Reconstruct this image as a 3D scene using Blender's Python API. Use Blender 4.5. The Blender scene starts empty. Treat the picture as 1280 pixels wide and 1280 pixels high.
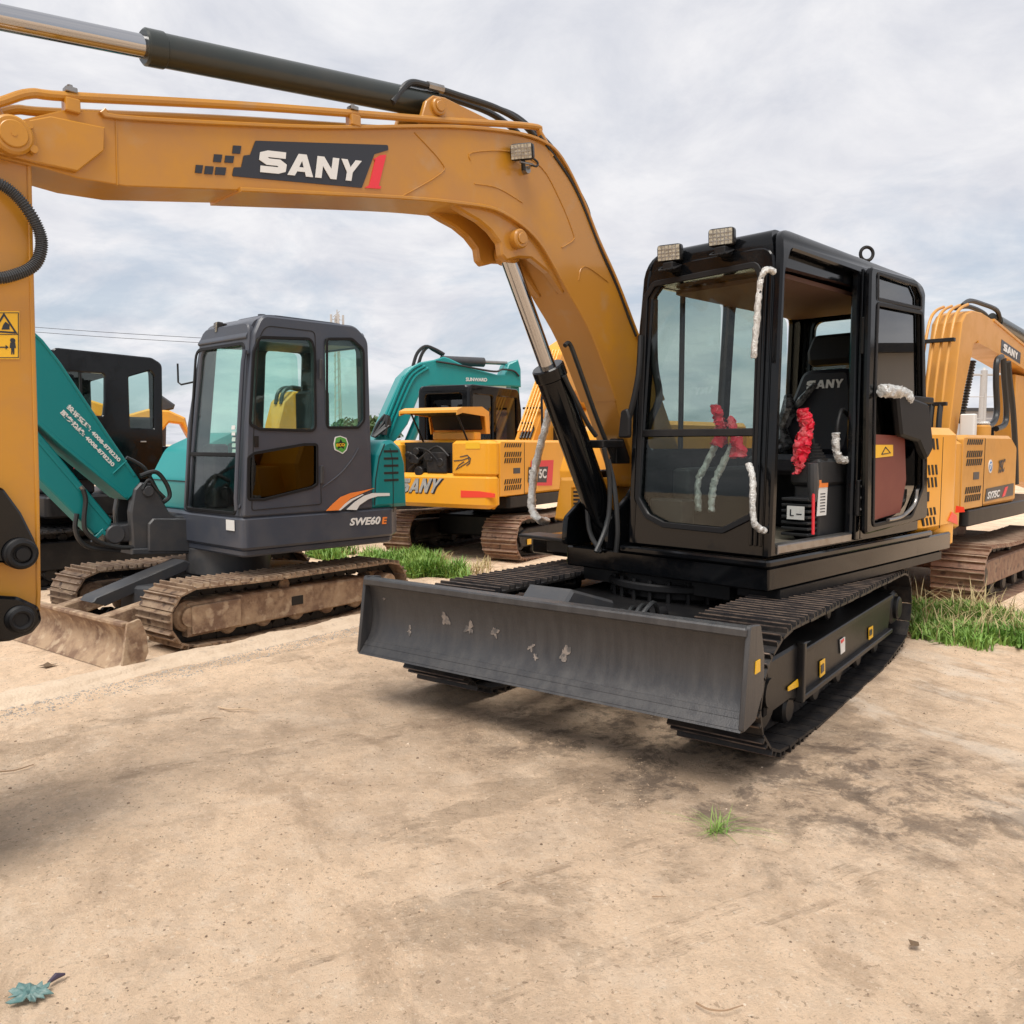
import bpy, bmesh, math, random
from mathutils import Vector, Matrix, noise
from mathutils.geometry import tessellate_polygon
random.seed(11)
C = bpy.context.scene.collection
R = math.radians
# ------------------------------------------------------------------ camera model
CF, CHY, CH = 1055.0, 555.0, 1.45
CP = math.atan((640-CHY)/CF)
CAM = Vector((0, 0, CH))
def ray(x, y):
    d = Vector(((x-640)/CF, 1.0, -(y-640)/CF)); c, s = math.cos(CP), math.sin(CP)
    return Vector((d[0], d[1]*c+d[2]*s, -d[1]*s+d[2]*c))
def atz(x, y, z=0.0):
    d = ray(x, y); return CAM + d*((z-CH)/d[2])
def aty(x, y, Y):
    d = ray(x, y); return CAM + d*(Y/d[1])
class Frame:
    """local frame: x to the camera's right side, y away, z up"""
    def __init__(s, o, deg):
        s.o = Vector((o[0], o[1], 0)); s.deg = deg; t = R(deg)
        s.y = Vector((math.sin(t), math.cos(t), 0)); s.x = Vector((s.y[1], -s.y[0], 0))
        s.M = Matrix.Translation(s.o) @ Matrix.Rotation(-t, 4, 'Z')
        s.Mi = s.M.inverted()
    def X(s, pts, x):      # pixels -> (y,z) on plane x
        out = []
        for px, py in pts:
            d = ray(px, py); p = s.o + s.x*x
            q = s.Mi @ (CAM + d*((p-CAM).dot(s.x)/d.dot(s.x))); out.append((q.y, q.z))
        return out
    def Y(s, pts, y):      # pixels -> (x,z) on plane y
        out = []
        for px, py in pts:
            d = ray(px, py); p = s.o + s.y*y
            q = s.Mi @ (CAM + d*((p-CAM).dot(s.y)/d.dot(s.y))); out.append((q.x, q.z))
        return out
    def Z(s, px, py, z):
        q = s.Mi @ atz(px, py, z); return (q.x, q.y)
# ------------------------------------------------------------------ mesh building
def area2(p): return sum(p[i-1][0]*p[i][1]-p[i][0]*p[i-1][1] for i in range(len(p)))
def fillet(p, r, n=5):
    out = []; N = len(p)
    rs = r if isinstance(r, (list, tuple)) else [r]*N
    for i in range(N):
        a, b, c = Vector(p[i-1]), Vector(p[i]), Vector(p[(i+1) % N]); rr = rs[i]
        u, v = (a-b), (c-b); lu, lv = u.length, v.length
        if rr <= 0 or lu < 1e-6 or lv < 1e-6: out.append(tuple(b)); continue
        u /= lu; v /= lv; ang = u.angle(v)
        if ang > 3.0: out.append(tuple(b)); continue
        d = min(rr/math.tan(ang/2), lu*.48, lv*.48)
        p0, p1 = b+u*d, b+v*d
        for k in range(n+1):
            t = k/n; q = p0*(1-t)**2 + b*2*t*(1-t) + p1*t*t; out.append(tuple(q))
    return out
def inset(p, d):           # d to the left of travel
    out = []; N = len(p)
    for i in range(N):
        a, b, c = Vector(p[i-1]), Vector(p[i]), Vector(p[(i+1) % N])
        e1, e2 = b-a, c-b
        if e1.length < 1e-7: e1 = e2
        if e2.length < 1e-7: e2 = e1
        if e1.length < 1e-7: out.append(tuple(b)); continue
        e1.normalize(); e2.normalize()
        n1, n2 = Vector((-e1.y, e1.x)), Vector((-e2.y, e2.x)); m = n1+n2
        if m.length < 1e-4: m = n1
        m.normalize(); k = max(.35, m.dot(n1)); out.append(tuple(b+m*(d/k)))
    return out
def strip(pts, t, closed=False):     # polyline -> polygon of thickness t (centred)
    P = [Vector(p) for p in pts]; L_, R_ = [], []
    for i, p in enumerate(P):
        a = P[max(0, i-1)]; c = P[min(len(P)-1, i+1)]
        e1 = (p-a) if i > 0 else (c-p); e2 = (c-p) if i < len(P)-1 else (p-a)
        e1 = e1.normalized(); e2 = e2.normalized()
        n1, n2 = Vector((-e1.y, e1.x)), Vector((-e2.y, e2.x)); m = (n1+n2)
        if m.length < 1e-4: m = n1
        m.normalize(); k = max(.4, m.dot(n1)); L_.append(tuple(p+m*(t/2/k))); R_.append(tuple(p-m*(t/2/k)))
    return L_ + R_[::-1]
AX = {'x': lambda u, v, w: (w, u, v), 'y': lambda u, v, w: (u, w, v), 'z': lambda u, v, w: (u, v, w)}
def catmull(pts, n=6):
    P = [Vector(p) for p in pts]; out = []
    if len(P) < 3: return P
    for i in range(len(P)-1):
        p0 = P[max(0, i-1)]; p1 = P[i]; p2 = P[i+1]; p3 = P[min(len(P)-1, i+2)]
        for k in range(n):
            t = k/n
            out.append(.5*((2*p1)+(p2-p0)*t+(2*p0-5*p1+4*p2-p3)*t*t+(3*p1-p0-3*p2+p3)*t**3))
    out.append(P[-1]); return out
class MB:
    def __init__(s, M=None): s.v = []; s.f = []; s.M = M
    def add(s, vs, fs, M=None):
        o = len(s.v)
        for p in vs:
            p = Vector(p)
            if M is not None: p = M @ p
            s.v.append(p)
        for f in fs: s.f.append([i+o for i in f])
        return s
    def box(s, lo, hi, M=None):
        (a, b, c), (d, e, f) = lo, hi
        vs = [(a, b, c), (d, b, c), (d, e, c), (a, e, c), (a, b, f), (d, b, f), (d, e, f), (a, e, f)]
        return s.add(vs, [(0, 3, 2, 1), (4, 5, 6, 7), (0, 1, 5, 4), (1, 2, 6, 5), (2, 3, 7, 6), (3, 0, 4, 7)], M)
    def prism(s, outer, a, b, ax='x', holes=(), bevel=0, M=None):
        if a > b: a, b = b, a
        loops = [list(outer)] + [list(h) for h in holes]
        for i, l in enumerate(loops):
            # drop duplicates
            q = [l[k] for k in range(len(l)) if (Vector(l[k])-Vector(l[k-1])).length > 1e-6]; l = q
            if (area2(l) < 0) == (i == 0): l = l[::-1]
            loops[i] = l
        fn = AX[ax]; vs = []; fs = []
        bevel = min(bevel, (b-a)*.45)
        caps = [inset(l, bevel) for l in loops] if bevel > 0 else loops
        idx = []
        for l, c in zip(loops, caps):
            n = len(l); r = []
            levels = [(c, a), (l, a+bevel), (l, b-bevel), (c, b)] if bevel > 0 else [(l, a), (l, b)]
            for ring, w in levels:
                r.append(len(vs)); vs += [fn(p[0], p[1], w) for p in ring]
            for k in range(len(levels)-1):
                for i in range(n):
                    j = (i+1) % n; fs.append((r[k]+i, r[k]+j, r[k+1]+j, r[k+1]+i))
            idx.append((r[0], r[-1], n))
        flat0 = [i0+i for (i0, i1, n) in idx for i in range(n)]
        flat1 = [i1+i for (i0, i1, n) in idx for i in range(n)]
        if len(caps) == 1 and len(caps[0]) <= 4:
            fs.append(flat0[::-1]); fs.append(flat1)
        else:
            tr = tessellate_polygon([[Vector((p[0], p[1], 0)) for p in c] for c in caps])
            for t in tr:
                fs.append((flat0[t[0]], flat0[t[1]], flat0[t[2]])); fs.append((flat1[t[2]], flat1[t[1]], flat1[t[0]]))
        return s.add(vs, fs, M)
    def rbox(s, lo, hi, r=.02, M=None):
        """box with chamfered/rounded edges"""
        x0, y0, z0 = lo; x1, y1, z1 = hi
        r = min(r, (x1-x0)*.45, (y1-y0)*.45, (z1-z0)*.45)
        return s.prism(fillet([(x0, y0), (x1, y0), (x1, y1), (x0, y1)], r, 4), z0, z1, 'z', bevel=r*.6, M=M)
    def tube(s, pts, r, n=10, M=None, cap=True, smooth=0, rf=None):
        P = catmull(pts, smooth) if smooth else [Vector(p) for p in pts]
        m = len(P); vs = []; fs = []; up = None
        if isinstance(r, (list, tuple)) and len(r) != m:
            r0 = r; r = [r0[min(len(r0)-1, int(i/(m-1)*(len(r0)-1)))]*(1-(i/(m-1)*(len(r0)-1))%1)+r0[min(len(r0)-1, int(i/(m-1)*(len(r0)-1))+1)]*((i/(m-1)*(len(r0)-1))%1) for i in range(m)]
        for i, p in enumerate(P):
            t = (P[min(i+1, m-1)]-P[max(i-1, 0)])
            if t.length < 1e-9: t = Vector((0, 0, 1))
            t.normalize()
            if up is None:
                up = Vector((0, 0, 1)) if abs(t.z) < .9 else Vector((1, 0, 0))
            a = t.cross(up)
            if a.length < 1e-4: a = t.cross(Vector((1, .3, 0)))
            a.normalize(); b = a.cross(t).normalized(); up = b
            rr = rf(i, m) if rf else (r[i] if isinstance(r, (list, tuple)) else r)
            for k in range(n):
                w = 2*math.pi*k/n; vs.append(p+a*math.cos(w)*rr+b*math.sin(w)*rr)
        for i in range(m-1):
            for k in range(n):
                j = (k+1) % n; fs.append((i*n+k, i*n+j, (i+1)*n+j, (i+1)*n+k))
        if cap: fs.append(tuple(range(n))[::-1]); fs.append(tuple((m-1)*n+k for k in range(n)))
        return s.add(vs, fs, M)
    def cyl(s, p0, p1, r, n=24, M=None, bevel=0):
        p0, p1 = Vector(p0), Vector(p1)
        if bevel:
            d = (p1-p0).normalized()
            return s.tube([p0, p0+d*bevel*.01, p0+d*bevel, p1-d*bevel, p1-d*bevel*.01, p1], [r-bevel, r-bevel, r, r, r-bevel, r-bevel], n, M)
        return s.tube([p0, p1], r, n, M)
    def ring(s, c, axis, r, rt, n=24, m=8, M=None):
        axis = Vector(axis).normalized(); a = axis.orthogonal().normalized(); b = axis.cross(a)
        vs = []; fs = []
        for i in range(n):
            w = 2*math.pi*i/n; d = a*math.cos(w)+b*math.sin(w)
            for k in range(m):
                u = 2*math.pi*k/m; vs.append(Vector(c)+d*(r+rt*math.cos(u))+axis*rt*math.sin(u))
        for i in range(n):
            for k in range(m):
                fs.append((i*m+k, ((i+1) % n)*m+k, ((i+1) % n)*m+(k+1) % m, i*m+(k+1) % m))
        return s.add(vs, fs, M)
    def build(s, name, mat, parent=None, smooth=True, bevel=0, angle=35, label=None, warp=None, jitter=0):
        vs = [(s.M @ p) if s.M is not None else p for p in s.v]
        if warp: vs = [warp(p) for p in vs]
        if jitter: vs = [p+noise.noise_vector(p*38)*jitter+noise.noise_vector(p*90)*jitter*.6 for p in vs]
        if parent is not None:
            r = parent
            while r.parent: r = r.parent
            inv = r.matrix_basis.inverted() if r.type == 'EMPTY' else Matrix()
            vs = [inv @ p for p in vs]
        me = bpy.data.meshes.new(name); me.from_pydata([tuple(v) for v in vs], [], s.f); me.validate()
        bm = bmesh.new(); bm.from_mesh(me)
        if bevel:
            es = [e for e in bm.edges if len(e.link_faces) == 2 and e.calc_face_angle(0) > .6]
            bmesh.ops.bevel(bm, geom=es, offset=bevel, segments=2, affect='EDGES', clamp_overlap=True)
        bmesh.ops.recalc_face_normals(bm, faces=bm.faces)
        bm.to_mesh(me); bm.free()
        if smooth:
            for p in me.polygons: p.use_smooth = True
            me.set_sharp_from_angle(angle=R(angle))
        o = bpy.data.objects.new(name, me); C.objects.link(o)
        if mat: me.materials.append(mat)
        if parent is not None: o.parent = parent
        if label: o['label'] = label
        return o
def thing(name, label, cat, frame=None, loc=None, group=None):
    o = bpy.data.objects.new(name, None); C.objects.link(o); o.empty_display_size = .2
    if frame is not None: o.matrix_basis = frame.M.copy()
    if loc is not None: o.location = loc; bpy.context.view_layer.update()
    o['label'] = label; o['category'] = cat
    if group: o['group'] = group
    return o
def tag(o, label, cat, group=None, kind=None):
    if label: o['label'] = label
    if cat: o['category'] = cat
    if group: o['group'] = group
    if kind: o['kind'] = kind
    return o
def struct(o): o['kind'] = 'structure'; return o
# ------------------------------------------------------------------ lettering
def font_mesh(txt, offset=0.0, shear=0.0, tri=True):
    cu = bpy.data.curves.new('lettering', 'FONT'); cu.body = txt; cu.offset = offset; cu.shear = shear; cu.resolution_u = 3
    ob = bpy.data.objects.new('lettering', cu); C.objects.link(ob)
    bpy.context.view_layer.update()
    dg = bpy.context.evaluated_depsgraph_get()
    me = bpy.data.meshes.new_from_object(ob.evaluated_get(dg), depsgraph=dg)
    vs = [(v.co.x, v.co.y) for v in me.vertices]; fs = [list(p.vertices) for p in me.polygons]
    bpy.data.objects.remove(ob); bpy.data.curves.remove(cu); bpy.data.meshes.remove(me)
    if not vs: return [(0, 0)], []
    x0 = min(v[0] for v in vs); x1 = max(v[0] for v in vs); y0 = min(v[1] for v in vs); y1 = max(v[1] for v in vs)
    return [((v[0]-x0)/(x1-x0), (v[1]-y0)/(y1-y0)) for v in vs], fs
LET = {'S': [strip([(.97, .85), (.3, .85), (.13, .78), (.12, .62), (.3, .5), (.72, .5), (.88, .38), (.87, .22), (.7, .15), (.03, .15)], .29)],
       'A': [[(0, 0), (.36, 1), (.66, 1), (1, 0), (.72, 0), (.66, .2), (.36, .2), (.28, 0)], [(.42, .4), (.6, .4), (.51, .7)]],
       'N': [[(0, 0), (0, 1), (.3, 1), (.71, .45), (.71, 1), (1, 1), (1, 0), (.72, 0), (.29, .57), (.29, 0)]],
       'Y': [[(.36, 0), (.36, .4), (0, 1), (.3, 1), (.5, .64), (.7, 1), (1, 1), (.64, .4), (.64, 0)]]}
def logo_mesh():
    vs = []; fs = []; x = 0
    for ch, w in (('S', 1.1), ('A', 1.15), ('N', 1.0), ('Y', .98)):
        loops = [[(x+p[0]*w, p[1]) for p in l] for l in LET[ch]]
        tr = tessellate_polygon([[Vector((p[0], p[1], 0)) for p in l] for l in loops]); o = len(vs)
        for l in loops: vs += l
        fs += [[o+i for i in t] for t in tr]; x += w+.1
    x -= .1
    return [(v[0]/x, v[1]) for v in vs], fs
def bil(q, u, v):          # q: bl, br, tr, tl
    a, b, c, d = [Vector(p) for p in q]
    return (a*(1-u)+b*u)*(1-v)+(d*(1-u)+c*u)*v
def sheet(mb, mesh2, quad3, th):
    """flat lettering mapped to a quad given in 3d corners; th = thickness vector"""
    vs, fs = mesh2; P = [bil(quad3, u, v) for u, v in vs]; th = Vector(th)
    o = len(P); edges = {}
    for f in fs:
        for i in range(len(f)):
            e = (f[i], f[(i+1) % len(f)]); edges[e] = 1
    fs2 = [list(f) for f in fs] + [[i+o for i in f][::-1] for f in fs]
    for (a, b) in edges:
        if (b, a) not in edges: fs2.append([b, a, a+o, b+o])
    return mb.add([p+th for p in P]+P, fs2)
def q3(F, px, plane, val):   # 4 pixels bl,br,tr,tl -> 3d frame coords
    if plane == 'x': return [Vector((val, y, z)) for y, z in F.X(px, val)]
    return [Vector((x, val, z)) for x, z in F.Y(px, val)]
# ------------------------------------------------------------------ materials
def node(nt, typ, **kw):
    n = nt.nodes.new(typ)
    for k, v in kw.items(): setattr(n, k, v)
    return n
def mat(name, col, rough=.5, metal=0, col2=None, sc=3.0, amt=.5, lo=.45, hi=.7, bump=0, bsc=40, coat=0, rvar=0, stretch=None, spec=.5, third=None):
    m = bpy.data.materials.new(name); m.use_nodes = True; nt = m.node_tree; b = nt.nodes['Principled BSDF']
    b.inputs['Base Color'].default_value = (*col, 1); b.inputs['Roughness'].default_value = rough
    b.inputs['Metallic'].default_value = metal; b.inputs['Coat Weight'].default_value = coat
    b.inputs['Coat Roughness'].default_value = .12; b.inputs['Specular IOR Level'].default_value = spec
    tc = node(nt, 'ShaderNodeTexCoord'); vec = tc.outputs['Object']
    if stretch:
        mp = node(nt, 'ShaderNodeMapping'); mp.inputs['Scale'].default_value = stretch
        nt.links.new(vec, mp.inputs[0]); vec = mp.outputs[0]
    if col2 is not None:
        nz = node(nt, 'ShaderNodeTexNoise'); nz.inputs['Scale'].default_value = sc; nz.inputs['Detail'].default_value = 8; nz.inputs['Roughness'].default_value = .65
        nt.links.new(vec, nz.inputs['Vector'])
        mr = node(nt, 'ShaderNodeMapRange'); mr.inputs[1].default_value = lo; mr.inputs[2].default_value = hi; mr.inputs[4].default_value = amt
        nt.links.new(nz.outputs['Fac'], mr.inputs[0])
        mx = node(nt, 'ShaderNodeMix', data_type='RGBA'); mx.inputs[6].default_value = (*col, 1); mx.inputs[7].default_value = (*col2, 1)
        nt.links.new(mr.outputs[0], mx.inputs[0]); out = mx.outputs[2]
        if third:
            c3, s3, l3, h3, a3 = third
            n3 = node(nt, 'ShaderNodeTexNoise'); n3.inputs['Scale'].default_value = s3; n3.inputs['Detail'].default_value = 6
            nt.links.new(vec, n3.inputs['Vector'])
            m3 = node(nt, 'ShaderNodeMapRange'); m3.inputs[1].default_value = l3; m3.inputs[2].default_value = h3; m3.inputs[4].default_value = a3
            nt.links.new(n3.outputs['Fac'], m3.inputs[0])
            x3 = node(nt, 'ShaderNodeMix', data_type='RGBA'); x3.inputs[7].default_value = (*c3, 1)
            nt.links.new(m3.outputs[0], x3.inputs[0]); nt.links.new(out, x3.inputs[6]); out = x3.outputs[2]
        nt.links.new(out, b.inputs['Base Color'])
        if rvar:
            r2 = node(nt, 'ShaderNodeMapRange'); r2.inputs[1].default_value = lo; r2.inputs[2].default_value = hi
            r2.inputs[3].default_value = rough; r2.inputs[4].default_value = min(1, rough+rvar)
            nt.links.new(nz.outputs['Fac'], r2.inputs[0]); nt.links.new(r2.outputs[0], b.inputs['Roughness'])
    if bump:
        nb = node(nt, 'ShaderNodeTexNoise'); nb.inputs['Scale'].default_value = bsc; nb.inputs['Detail'].default_value = 5
        nt.links.new(vec, nb.inputs['Vector'])
        bp = node(nt, 'ShaderNodeBump'); bp.inputs['Strength'].default_value = bump; bp.inputs['Distance'].default_value = .01
        nt.links.new(nb.outputs['Fac'], bp.inputs['Height']); nt.links.new(bp.outputs[0], b.inputs['Normal'])
    return m
def glass(name, tint, fac=.08, rough=.01, gcol=(1, 1, 1)):
    m = bpy.data.materials.new(name); m.use_nodes = True; nt = m.node_tree; nt.nodes.clear()
    o = node(nt, 'ShaderNodeOutputMaterial'); t = node(nt, 'ShaderNodeBsdfTransparent'); t.inputs[0].default_value = (*tint, 1)
    g = node(nt, 'ShaderNodeBsdfGlossy'); g.inputs[0].default_value = (*gcol, 1); g.inputs['Roughness'].default_value = rough
    fr = node(nt, 'ShaderNodeLayerWeight'); fr.inputs[0].default_value = .5
    pw = node(nt, 'ShaderNodeMath', operation='POWER'); pw.inputs[1].default_value = 4.5; nt.links.new(fr.outputs['Facing'], pw.inputs[0])
    ad = node(nt, 'ShaderNodeMath', operation='ADD', use_clamp=True); ad.inputs[1].default_value = .02+fac
    nt.links.new(pw.outputs[0], ad.inputs[0])
    mx = node(nt, 'ShaderNodeMixShader'); nt.links.new(ad.outputs[0], mx.inputs[0]); nt.links.new(t.outputs[0], mx.inputs[1]); nt.links.new(g.outputs[0], mx.inputs[2])
    nt.links.new(mx.outputs[0], o.inputs[0]); return m
DUST = (.42, .32, .22)
M = {}
M['boom'] = mat('amber_paint', (.45, .203, .030), .28, col2=(.53, .235, .006), sc=1.3, amt=.8, lo=.48, hi=.62, coat=.3, bump=.04, bsc=9, rvar=.12, third=((.40, .27, .15), 7, .60, .74, .35))
M['yellow'] = mat('yellow_paint', (.84, .37, .016), .38, col2=(.74, .34, .04), sc=2, amt=.5, coat=.25, bump=.03, bsc=12, rvar=.1)
M['yellow_dull'] = mat('dull_yellow_paint', (.60, .28, .04), .42, col2=(.50, .26, .07), sc=3, amt=.6, coat=.12, bump=.04, bsc=20, rvar=.2)
M['yellow_old'] = mat('dusty_yellow_paint', (.80, .36, .03), .42, col2=(.55, .28, .07), sc=3, amt=.6, coat=.15, bump=.04, bsc=20, rvar=.2)
M['black'] = mat('black_gloss_paint', (.0035, .004, .005), .10, col2=(.012, .011, .010), sc=5, amt=.35, lo=.5, hi=.75, spec=.32, bump=.012, bsc=14, rvar=.25)
M['black_satin'] = mat('black_satin_paint', (.009, .009, .010), .4, col2=(.03, .027, .024), sc=6, amt=.5, spec=.3, bump=.05, bsc=40)
M['rubber'] = mat('black_rubber', (.008, .008, .009), .55, spec=.3, bump=.05, bsc=60)
M['dark_steel'] = mat('dark_track_steel', (.018, .017, .018), .45, .2, spec=.3, col2=(.06, .05, .042), sc=9, amt=.8, lo=.45, hi=.72, bump=.15, bsc=60)
M['blade'] = mat('grey_blade_steel', (.042, .042, .045), .34, .15, col2=(.09, .086, .083), sc=4, amt=.5, lo=.38, hi=.7, bump=.1, bsc=30, rvar=.2, stretch=(5, 5, .5))
M['rust'] = mat('rusty_track_steel', (.22, .14, .09), .62, .2, col2=(.40, .29, .19), sc=7, amt=.9, lo=.4, hi=.65, bump=.3, bsc=50, third=((.07, .04, .028), 16, .54, .68, .9))
M['rust_red'] = mat('red_brown_track_steel', (.24, .135, .09), .6, .2, col2=(.40, .28, .19), sc=8, amt=.8, bump=.3, bsc=50, third=((.06, .035, .03), 15, .55, .7, .8))
M['worn'] = mat('worn_grouser_edge', (.17, .12, .09), .4, .5, col2=(.04, .03, .028), sc=11, amt=.9, lo=.42, hi=.6)
M['worn_rust'] = mat('worn_rusty_edge', (.42, .31, .22), .55, .3, col2=(.2, .12, .08), sc=10, amt=.8, lo=.42, hi=.6)
M['mud'] = mat('dried_mud', (.38, .265, .17), .9, 0, col2=(.17, .10, .065), sc=5, amt=.9, lo=.42, hi=.6, bump=.8, bsc=30, third=((.50, .38, .26), 12, .55, .66, .7))
M['greyp'] = mat('slate_grey_paint', (.050, .058, .078), .36, col2=(.075, .078, .088), sc=3, amt=.6, coat=.12, bump=.03, bsc=30, rvar=.15)
M['greydk'] = mat('charcoal_paint', (.045, .047, .052), .45, col2=(.09, .08, .07), sc=5, amt=.5, bump=.05, bsc=30)
M['teal'] = mat('teal_paint', (.001, .19, .20), .38, spec=.35, col2=(.008, .22, .21), sc=3, amt=.5, coat=.08, bump=.03, bsc=20, rvar=.12)
M['teal2'] = mat('teal_green_paint', (.003, .25, .25), .38, col2=(.012, .28, .27), sc=3, amt=.5, coat=.15)
M['chrome'] = mat('chrome_rod', (.45, .45, .46), .10, 1)
M['steel'] = mat('bare_steel', (.32, .31, .30), .35, .9, col2=(.2, .16, .12), sc=20, amt=.6)
M['cylinder'] = mat('green_black_cylinder_paint', (.018, .024, .021), .35, coat=.2, col2=(.035, .035, .03), sc=4, amt=.6)
M['foil'] = mat('bubble_wrap', (.66, .66, .64), .3, .35, col2=(.24, .23, .20), sc=40, amt=.7, bump=1.0, bsc=130)
M['red'] = mat('red_plastic_film', (.72, .012, .04), .22, col2=(.85, .20, .22), sc=16, amt=.8, lo=.5, hi=.65, bump=1.0, bsc=30)
M['redlbl'] = mat('red_sticker', (.75, .035, .05), .35)
M['reflector'] = mat('red_reflector', (.85, .06, .03), .3)
M['white'] = mat('white_sticker', (.72, .72, .70), .45)
M['scuff'] = mat('worn_paint_scuff', (.25, .21, .18), .8, col2=(.085, .08, .078), sc=22, amt=.95, lo=.42, hi=.56)
M['lampface'] = mat('work_lamp_face', (.5, .47, .38), .25, .2, col2=(.2, .18, .14), sc=60, amt=.8, lo=.45, hi=.6)
M['navy'] = mat('dark_navy_sticker', (.022, .024, .032), .35)
M['warn'] = mat('yellow_warning_sticker', (.85, .48, .02), .4)
M['orange'] = mat('orange_sticker', (.85, .24, .05), .4)
M['green'] = mat('green_sticker', (.08, .33, .05), .4)
M['blue'] = mat('blue_sticker', (.05, .2, .5), .4)
M['maroon'] = mat('maroon_panel', (.16, .028, .018), .5, col2=(.2, .05, .03), sc=4, amt=.5)
M['seat'] = mat('black_seat_cloth', (.011, .011, .017), .55, bump=.15, bsc=80)
M['film'] = mat('crumpled_clear_film', (.20, .20, .20), .2, .3, col2=(.03, .03, .03), sc=14, amt=1, lo=.42, hi=.55, bump=1, bsc=25)
M['interior'] = mat('dark_plastic', (.016, .0165, .018), .5, bump=.05, bsc=60)
M['mat_floor'] = mat('dusty_floor_mat', (.15, .13, .10), .8, col2=(.3, .26, .2), sc=12, amt=.8)
M['brown'] = mat('brown_roof_lining', (.10, .05, .038), .7)
M['glass'] = glass('tinted_glass', (.80, .85, .83), .005)
M['glass_side'] = glass('green_tinted_glass', (.84, .95, .91), .02)
M['glass_grey'] = glass('grey_tinted_glass', (.80, .86, .84), .02)
M['glass_dark'] = glass('dark_tinted_glass', (.16, .17, .18), .06)
M['glass_brown'] = glass('brown_tinted_glass', (.07, .052, .045), .03)
M['vent'] = mat('dark_vent_slot', (.012, .01, .008), .7)
M['blackhose'] = mat('black_hose', (.02, .021, .022), .4, bump=.1, bsc=100)
M['spiral'] = mat('grey_spiral_guard', (.05, .052, .055), .45)
M['silver'] = mat('silver_lettering', (.55, .55, .54), .35, .4, col2=(.2, .2, .2), sc=14, amt=.6)
# ------------------------------------------------------------------ shared excavator pieces
def loop_path(y0, y1, zt0, zt1, rf, rr, zf=0, zr=0, sag=0.0):
    """closed side path of the belt: y0 nose .. y1 tail, bottom at zf/zr, top zt0/zt1"""
    P = []
    cf = (y0+rf, zf+rf); cr = (y1-rr, zr+rr)
    hf = zt0-zf; hr = zt1-zr
    for k in range(0, 13):
        a = -math.pi/2 - math.pi*k/12
        P.append((cf[0]+rf*math.cos(a), zf+hf/2+hf/2*math.sin(a)))
    for k in range(1, 12):
        t = k/12; P.append((cf[0]*(1-t)+cr[0]*t, zt0*(1-t)+zt1*t - sag*math.sin(math.pi*t)*(1+.3*math.sin(7*t))))
    for k in range(0, 13):
        a = math.pi/2 - math.pi*k/12
        P.append((cr[0]+rr*math.cos(a), zr+hr/2+hr/2*math.sin(a)))
    for k in range(1, 12):
        t = k/12; e = (1-math.cos(2*math.pi*t))*.5
        zb = zr*(1-t)+zf*t
        P.append((cr[0]*(1-t)+cf[0]*t, zb*(1-min(1, e*3)) + 0*e))
    return P
def resample(P, n):
    L_ = [0]
    for i in range(len(P)): L_.append(L_[-1]+(Vector(P[(i+1) % len(P)])-Vector(P[i])).length)
    T = L_[-1]; out = []; j = 0
    for k in range(n):
        s = T*k/n
        while L_[j+1] < s: j += 1
        a, b = Vector(P[j % len(P)]), Vector(P[(j+1) % len(P)]); t = (s-L_[j])/max(1e-9, L_[j+1]-L_[j])
        out.append(a*(1-t)+b*t)
    return out, T/n
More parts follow.
